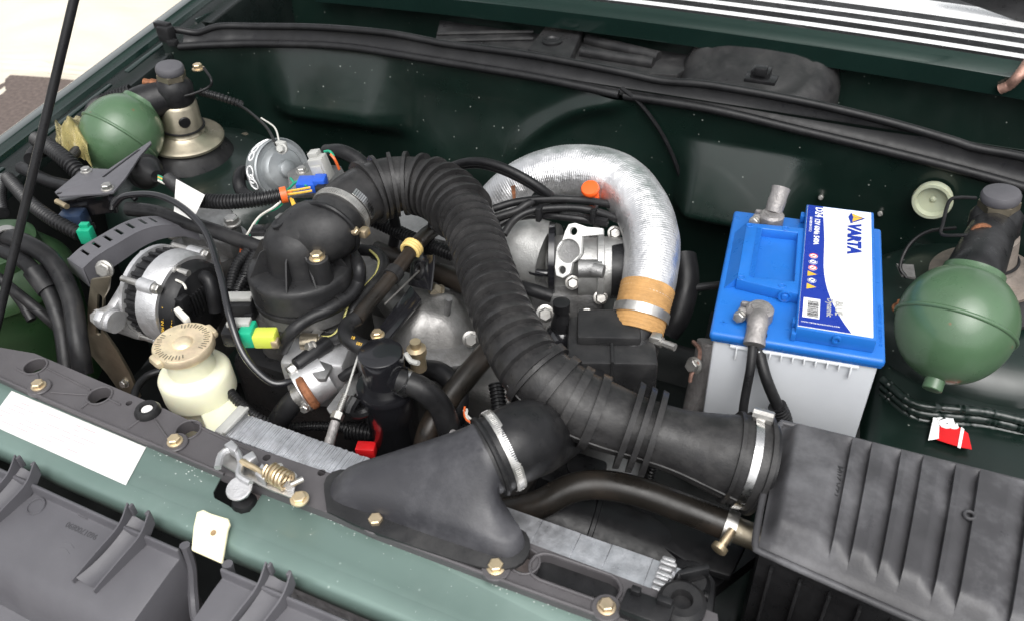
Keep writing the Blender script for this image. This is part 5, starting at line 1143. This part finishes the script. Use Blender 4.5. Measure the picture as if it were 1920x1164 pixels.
# ================================================================== left corner: tank, hoses, conduits
dc = P(20, 545, -.13); DR = thing('hydraulic_reservoir', 'large dark green hydraulic fluid reservoir under black hoses', 'reservoir', V((dc.x, dc.y, -.3)))
part('tank', B().lathe(V((dc.x, dc.y, 0)), Z, [(-.3, .07), (-.15, .088), (-.115, .09), (-.11, .094), (-.105, .094), (-.095, .09), (-.075, .075), (-.062, .05), (-.06, .02)], 56), mDrum, DR)
part('lid', B().lathe(V((dc.x, dc.y, 0)), Z, [(-.075, .066), (-.05, .064), (-.045, .055), (-.044, .01)], 40), mDrum, DR)
LH_ = 'hoses over the green reservoir'
for pts, px_, lb in ((((10, 443, .01), (50, 458, .012), (97, 490, .0), (132, 555, -.025), (146, 635, -.055), (156, 700, -.09)), 18, 'thick black return hose over the green reservoir, with a silver clip'),
        (((-30, 460, .0), (0, 468, .0), (46, 492, .0), (80, 530, -.015), (101, 572, -.035), (117, 625, -.06), (126, 700, -.09)), 14.5, 'black hose with a green stripe over the green reservoir'),
        (((-30, 500, -.03), (20, 540, -.03), (70, 580, -.05), (115, 620, -.08)), 10, 'thin black hose lowest over the green reservoir'),
        (((-30, 520, -.02), (0, 522, -.02), (35, 560, -.04), (60, 600, -.06)), 9, 'short black hose entering the green reservoir lid')):
    hose('return_hose', lb, pts, px_, mRub, 'hose', LH_)
single('hose_stripe', B().tube([q_+V((.006, -.006, .004)) for q_ in (P(101, 572, -.035), P(110, 600, -.047), P(117, 625, -.06), P(124, 670, -.078))], .0012, 6), mWg, 'thin green stripe along a black reservoir hose', 'stripe') if 0 else None
single('hose_clip', B().band(P(14, 445, .01), V((.8, -.5, 0)), .0125, .012, .0015), mSteel, 'silver clip on the thick hose at the green reservoir', 'clip')
single('hose_joint', B().tube([P(62, 508, -.004), P(90, 545, -.022)], mm(19, P(75, 525, -.01)), 20, .004), mRub, 'black rubber joint on the striped hose over the reservoir', 'hose')
CG_ = 'corrugated conduits at the left wing'
for pts, r, lb in ((((70, 262, .0), (95, 278, .008), (125, 302, .005), (155, 332, -.01)), .0125, 'thick corrugated conduit diving under the bracket plate'),
        (((15, 335, -.02), (30, 352, -.015), (58, 382, -.012), (100, 413, -.012), (150, 440, -.02)), .0098, 'corrugated conduit running to the small green connector'),
        (((165, 230, -.05), (175, 200, -.05), (200, 185, -.05), (245, 170, -.04)), .011, 'corrugated conduit behind the left sphere'),
        (((130, 300, -.02), (145, 280, -.03), (150, 255, -.04)), .008, 'corrugated conduit beside the yellowed plastic bag'),
        (((5, 400, -.05), (0, 370, -.05), (5, 335, -.05)), .009, 'corrugated conduit low against the left wing'),
        (((375, 173, -.02), (410, 182, -.03), (455, 197, -.05)), .007, 'corrugated conduit behind the left strut')):
    single('wing_conduit', B().conduit([P(*q_) for q_ in pts], r, .0062), mCond, lb, 'conduit', CG_)
hose('wing_hose', 'plain black hose under the corrugated conduits at the left wing', ((40, 315, -.04), (90, 340, -.03), (140, 352, -.02)), 12, mRubD)
hose('wing_hose_loop', 'wide black rubber loop beneath the left wing edge', ((60, 300, -.02), (70, 285, -.02), (95, 280, -.03), (120, 300, -.05)), 14, mRubD)
bgc = P(135, 258, -.02)
b = B()
def bag(u, v):
    p = P(105+65*u, 225+75*v+10*math.sin(u*7), -.03); return p+Z*(.03*noise.noise(V((u*2.2, v*2.2, 1)))+.016*abs(noise.noise(V((u*4, v*3, 4))))+.02*math.sin(math.pi*u)*math.sin(math.pi*v))
single('plastic_bag', b.grid(bag, 26, 26), mBag, 'crumpled yellowed clear plastic beside the left sphere', 'bag', ang=25)
# boot, wires and loom across to the elbow
BO = thing('rubber_boot', 'black conical rubber boot with green wires below the left sphere', 'boot', P(280, 330, .0))
bd = (P(310, 338, .012)-P(255, 315, .0)).normalized()
part('boot', B().lathe(P(272, 322, -.012), bd*1, [(-.02, .022), (-.005, .022), (0, .026), (.004, .026), (.006, .023), (.016, .021), (.03, .012), (.036, .0085)], 36), mRub, BO)
for k in range(4): part('wire', B().tube([P(297, 330+k*3, .012), P(310, 336+k*3, .015), P(322, 340+k*2, .015)], .0016, 6), (mWg, mWy, mWg, mWw)[k], BO)
LM = thing('wiring_loom', 'corrugated black wiring loom with a white paper flag and loose coloured wires', 'loom', P(420, 378, .03))
part('sleeve', B().conduit([P(318, 338, .015), P(335, 352, .02), P(350, 366, .024)], .010), mCond, LM)
part('sleeve', B().conduit([P(372, 376, .03), P(420, 379, .032), P(480, 375, .033), P(532, 366, .034)], .0098), mCond, LM)
def flag(u, v):
    a = P(330, 336, .036)*(1-u)+P(384, 366, .04)*u; c_ = P(326, 396, .022)*(1-u)+P(362, 414, .020)*u
    return a*(1-v)+c_*v+(CAM-a).normalized()*(.012+.008*math.sin(v*math.pi)+.004*math.sin(u*3+v*2))
part('paper_flag', B().grid(flag, 10, 10), mPaper, LM)
for k, (m_, pts) in enumerate(((mWo, ((530, 364, .034), (540, 362, .035), (548, 362, .035))), (mWy, ((535, 360, .035), (560, 356, .035), (582, 352, .035))), (mWy, ((535, 366, .035), (562, 362, .035), (585, 358, .035))), (mWy, ((545, 372, .03), (550, 395, .02), (530, 405, .01), (515, 425, -.01))), (mWy, ((548, 374, .03), (556, 396, .02), (538, 410, .01), (520, 428, -.01))), (mWg, ((535, 360, .036), (550, 345, .03), (545, 335, .03))), (mWg, ((540, 370, .03), (520, 390, .02), (490, 405, .01), (470, 440, -.01), (480, 445, -.01))), (mWw, ((538, 366, .033), (515, 388, .025), (485, 408, .01), (462, 442, -.01))), (mWo, ((453, 460, -.02), (450, 490, -.02))), (mWg, ((545, 350, .03), (560, 340, .03), (575, 350, .03))))):
    part('wire', B().tube([P(*q_) for q_ in pts], .0017, 6, .003), m_, LM)
part('tie', B().lathe(P(532, 366, .034), (P(540, 364, .034)-P(520, 368, .034)), [(-.004, .0105), (.004, .0105)], 16), mWo, LM)
hose('speedo_cable', 'thin glossy black cable looping from the bracket to the thermostat', ((215, 385, .02), (235, 368, .035), (290, 366, .045), (340, 388, .045), (385, 435, .04), (412, 510, .03), (430, 590, .01), (458, 665, -.02), (505, 714, -.045), (540, 716, -.05), (562, 702, -.055)), 7, mGloss, 'cable')
hose('heater_hose', 'black hose passing under the loom toward the elbow', ((240, 392, -.0), (290, 398, .0), (340, 414, -.0), (400, 433, -.0), (460, 455, -.005), (510, 470, -.01)), 14, mRub)
single('bracket_loop_cable', B().tube([P(*q_) for q_ in ((210, 395, .0), (215, 375, .01), (240, 365, .015), (255, 375, .01))], .0035, 10), mRubD, 'short black cable loop under the bracket bolt', 'cable')
CNT = 'electrical plugs around the engine'
def plug(lb, c_, parts, F=None):
    F = F or (V((.92, .38, 0)).normalized(), V((-.38, .92, 0)).normalized(), Z)
    t_ = thing('electrical_plug', lb, 'connector', c_, CNT)
    for nm, off, dim, m_ in parts: part(nm, B().box(c_+F[0]*off[0]+F[1]*off[1]+F[2]*off[2], dim, F, min(dim)*.14), m_, t_)
    return t_
plug('green and yellow electrical plug at the foot of the elbow', P(480, 626, -.015), (('yellow_body', (.012, -.004, -.002), (.026, .018, .018), mLime), ('green_collar', (-.008, 0, .0), (.016, .024, .022), mTeal), ('black_body', (-.026, .002, -.002), (.022, .022, .02), mPlas), ('grey_clip', (-.018, .006, .012), (.026, .012, .006), mConn), ('lug', (.024, -.01, -.004), (.008, .01, .01), mZinc)))
plug('black and grey electrical plug above the green plug', P(452, 573, -.03), (('body', (0, 0, -.004), (.034, .024, .026), mPlas), ('grey_clip', (0, .002, .012), (.032, .014, .005), mConn), ('rear', (.012, -.01, -.012), (.01, .012, .02), mPlas)))
plug('black and grey electrical plug beside the elbow neck', P(498, 438, .0), (('body', (0, 0, 0), (.034, .02, .016), mPlas), ('ridge', (.008, 0, .008), (.012, .016, .005), mPlas), ('grey_clip', (-.012, -.012, -.004), (.028, .008, .012), mConn)))
plug('pale grey electrical plug standing on a blue socket', P(602, 315, .035), (('body', (0, 0, 0), (.022, .02, .034), mConn), ('top_clip', (-.004, .004, .019), (.014, .014, .008), mConn), ('rib', (.0, -.011, -.004), (.016, .003, .024), mConn)), (V((.95, .2, .2)).normalized(), V((-.2, .98, 0)).normalized(), V((-.2, -.04, .98)).normalized()))
plug('bright blue electrical socket beside the grey drum', P(583, 346, .025), (('body', (0, 0, 0), (.034, .024, .014), mBlueC), ('hood', (.014, -.002, .004), (.016, .02, .016), mBlueC), ('plug', (.02, -.016, -.002), (.018, .012, .018), mPlas)))
plug('small green electrical plug under the bracket plate', P(163, 441, -.02), (('body', (0, 0, 0), (.018, .014, .022), mTeal), ('clip', (0, .004, .013), (.012, .008, .006), mTeal)))
plug('dark blue relay under the bracket plate', P(140, 412, -.03), (('body', (0, 0, 0), (.034, .024, .026), M('dark blue plastic', (.02, .035, .07), .35, 0, .1, 30, 0)), ('foot', (.01, 0, -.016), (.02, .02, .01), mPlas)))
for m_, pts, lb in ((mWg, ((608, 285, .06), (618, 284, .062), (626, 294, .058)), 'thin green wire leaving the grey plug'), (mWo, ((620, 290, .06), (628, 300, .055), (636, 318, .04)), 'thin orange wire leaving the grey plug'), (mWy, ((440, 618, -.03), (455, 620, -.032), (466, 621, -.035)), 'short yellow wire entering the green plug')):
    single('plug_wire', B().tube([P(*q_) for q_ in pts], .0018, 6, .003), m_, lb, 'wire')
for i, (a_, c_) in enumerate((((468, 468, -.01), (430, 545, -.03)), ((482, 470, -.012), (455, 560, -.04)), ((458, 520, -.02), (445, 590, -.05)))):
    pa, pc = P(*a_), P(*c_); single('drop_conduit', B().conduit([pa, pa*.5+pc*.5+V((-.004, 0, .004)), pc], .0068), mCond, ('corrugated conduit dropping left of the elbow, outermost of three', 'corrugated conduit dropping left of the elbow, nearest the elbow', 'short corrugated conduit behind the black and grey plug')[i], 'conduit')
# ================================================================== grey drum actuator
dc_ = P(530, 318, .0); dax = (RT*.72-FW*.68-UP*.06).normalized()
DA = thing('drum_actuator', 'grey zinc drum with white paint marks at the bulkhead', 'actuator', dc_)
dr = mm(58, dc_)
part('drum', B().lathe(dc_, dax, [(-.028, dr*.9), (-.026, dr*.98), (-.004, dr), (.0, dr*1.01), (.002, dr*.97), (-.002, dr*.9), (-.003, dr*.74), (.004, dr*.7), (.008, dr*.62), (.010, dr*.3), (.016, dr*.28), (.018, dr*.2)], 56), mDrumZ, DA)
t, a, c = fr(dax)
b = B(); random.seed(12)
for al in (62, 70, 80, 100, 112, 124, 136):
    q_ = math.radians(al); e = (-RT*math.cos(math.radians(al-85))+UP*math.sin(math.radians(al-85))); e = (e-dax*e.dot(dax)).normalized()
    b.ring(dc_+dax*-.014+e*dr*.985, e, .004+.002*(al % 3), .0011, 14, 6)
part('paint_mark', b, mWhite, DA)
part('tab', B().box(P(528, 276, .045), (.014, .010, .016), (X, Y, Z), .002).bolt(P(529, 280, .05), V((.2, -.8, .5)), .005, .008), mConn, DA)
part('plate', B().prism([P(u, v, .0) for u, v in ((540, 330), (575, 312), (640, 318), (655, 345), (600, 372), (545, 372))], Z*.006), mAlu, DA, bev=.001)
part('plate_bolt', B().bolt(P(566, 322, .006), Z, .006), mSteel, DA)
part('wire', B().tube([P(518, 272, .05), P(500, 240, .03), P(470, 212, .0), P(445, 195, -.03)], .0022, 8), mRubD, DA)
part('wire', B().tube([P(524, 268, .05), P(515, 240, .04), P(490, 222, .02)], .0013, 8), mWw, DA)
hose('drum_hose', 'black hose curling behind the grey drum', ((470, 330, -.02), (455, 322, -.01), (448, 340, -.01), (455, 362, -.02), (475, 372, -.02)), 12, mRubD)
# cast engine mount with big bolts, left of the elbow
EM = thing('engine_mount', 'grey cast engine mount with hex bolts left of the elbow', 'engine mount', P(390, 450, -.1))
part('casting', B().lathe(P(392, 462, -.07), Z, [(-.06, .03), (-.01, .055), (-.004, .056), (.004, .055), (.006, .045), (.02, .042), (.026, .03)], 40), mAlu, EM)
part('arm', B().prism([P(u, v, -.035) for u, v in ((325, 400), (345, 380), (430, 385), (450, 420), (430, 455), (340, 445))], Z*-.03), mAlu, EM, bev=.004)
for u, v in ((436, 420), (330, 440), (532, 418)): part('bolt', B().bolt(P(u, v, -.03), Z, .009, .011, 1.3), mSteel, EM)
part('base_casting', B().box(P(390, 520, -.15), (.12, .12, .1), (X, Y, Z), .015), mAluD, EM)
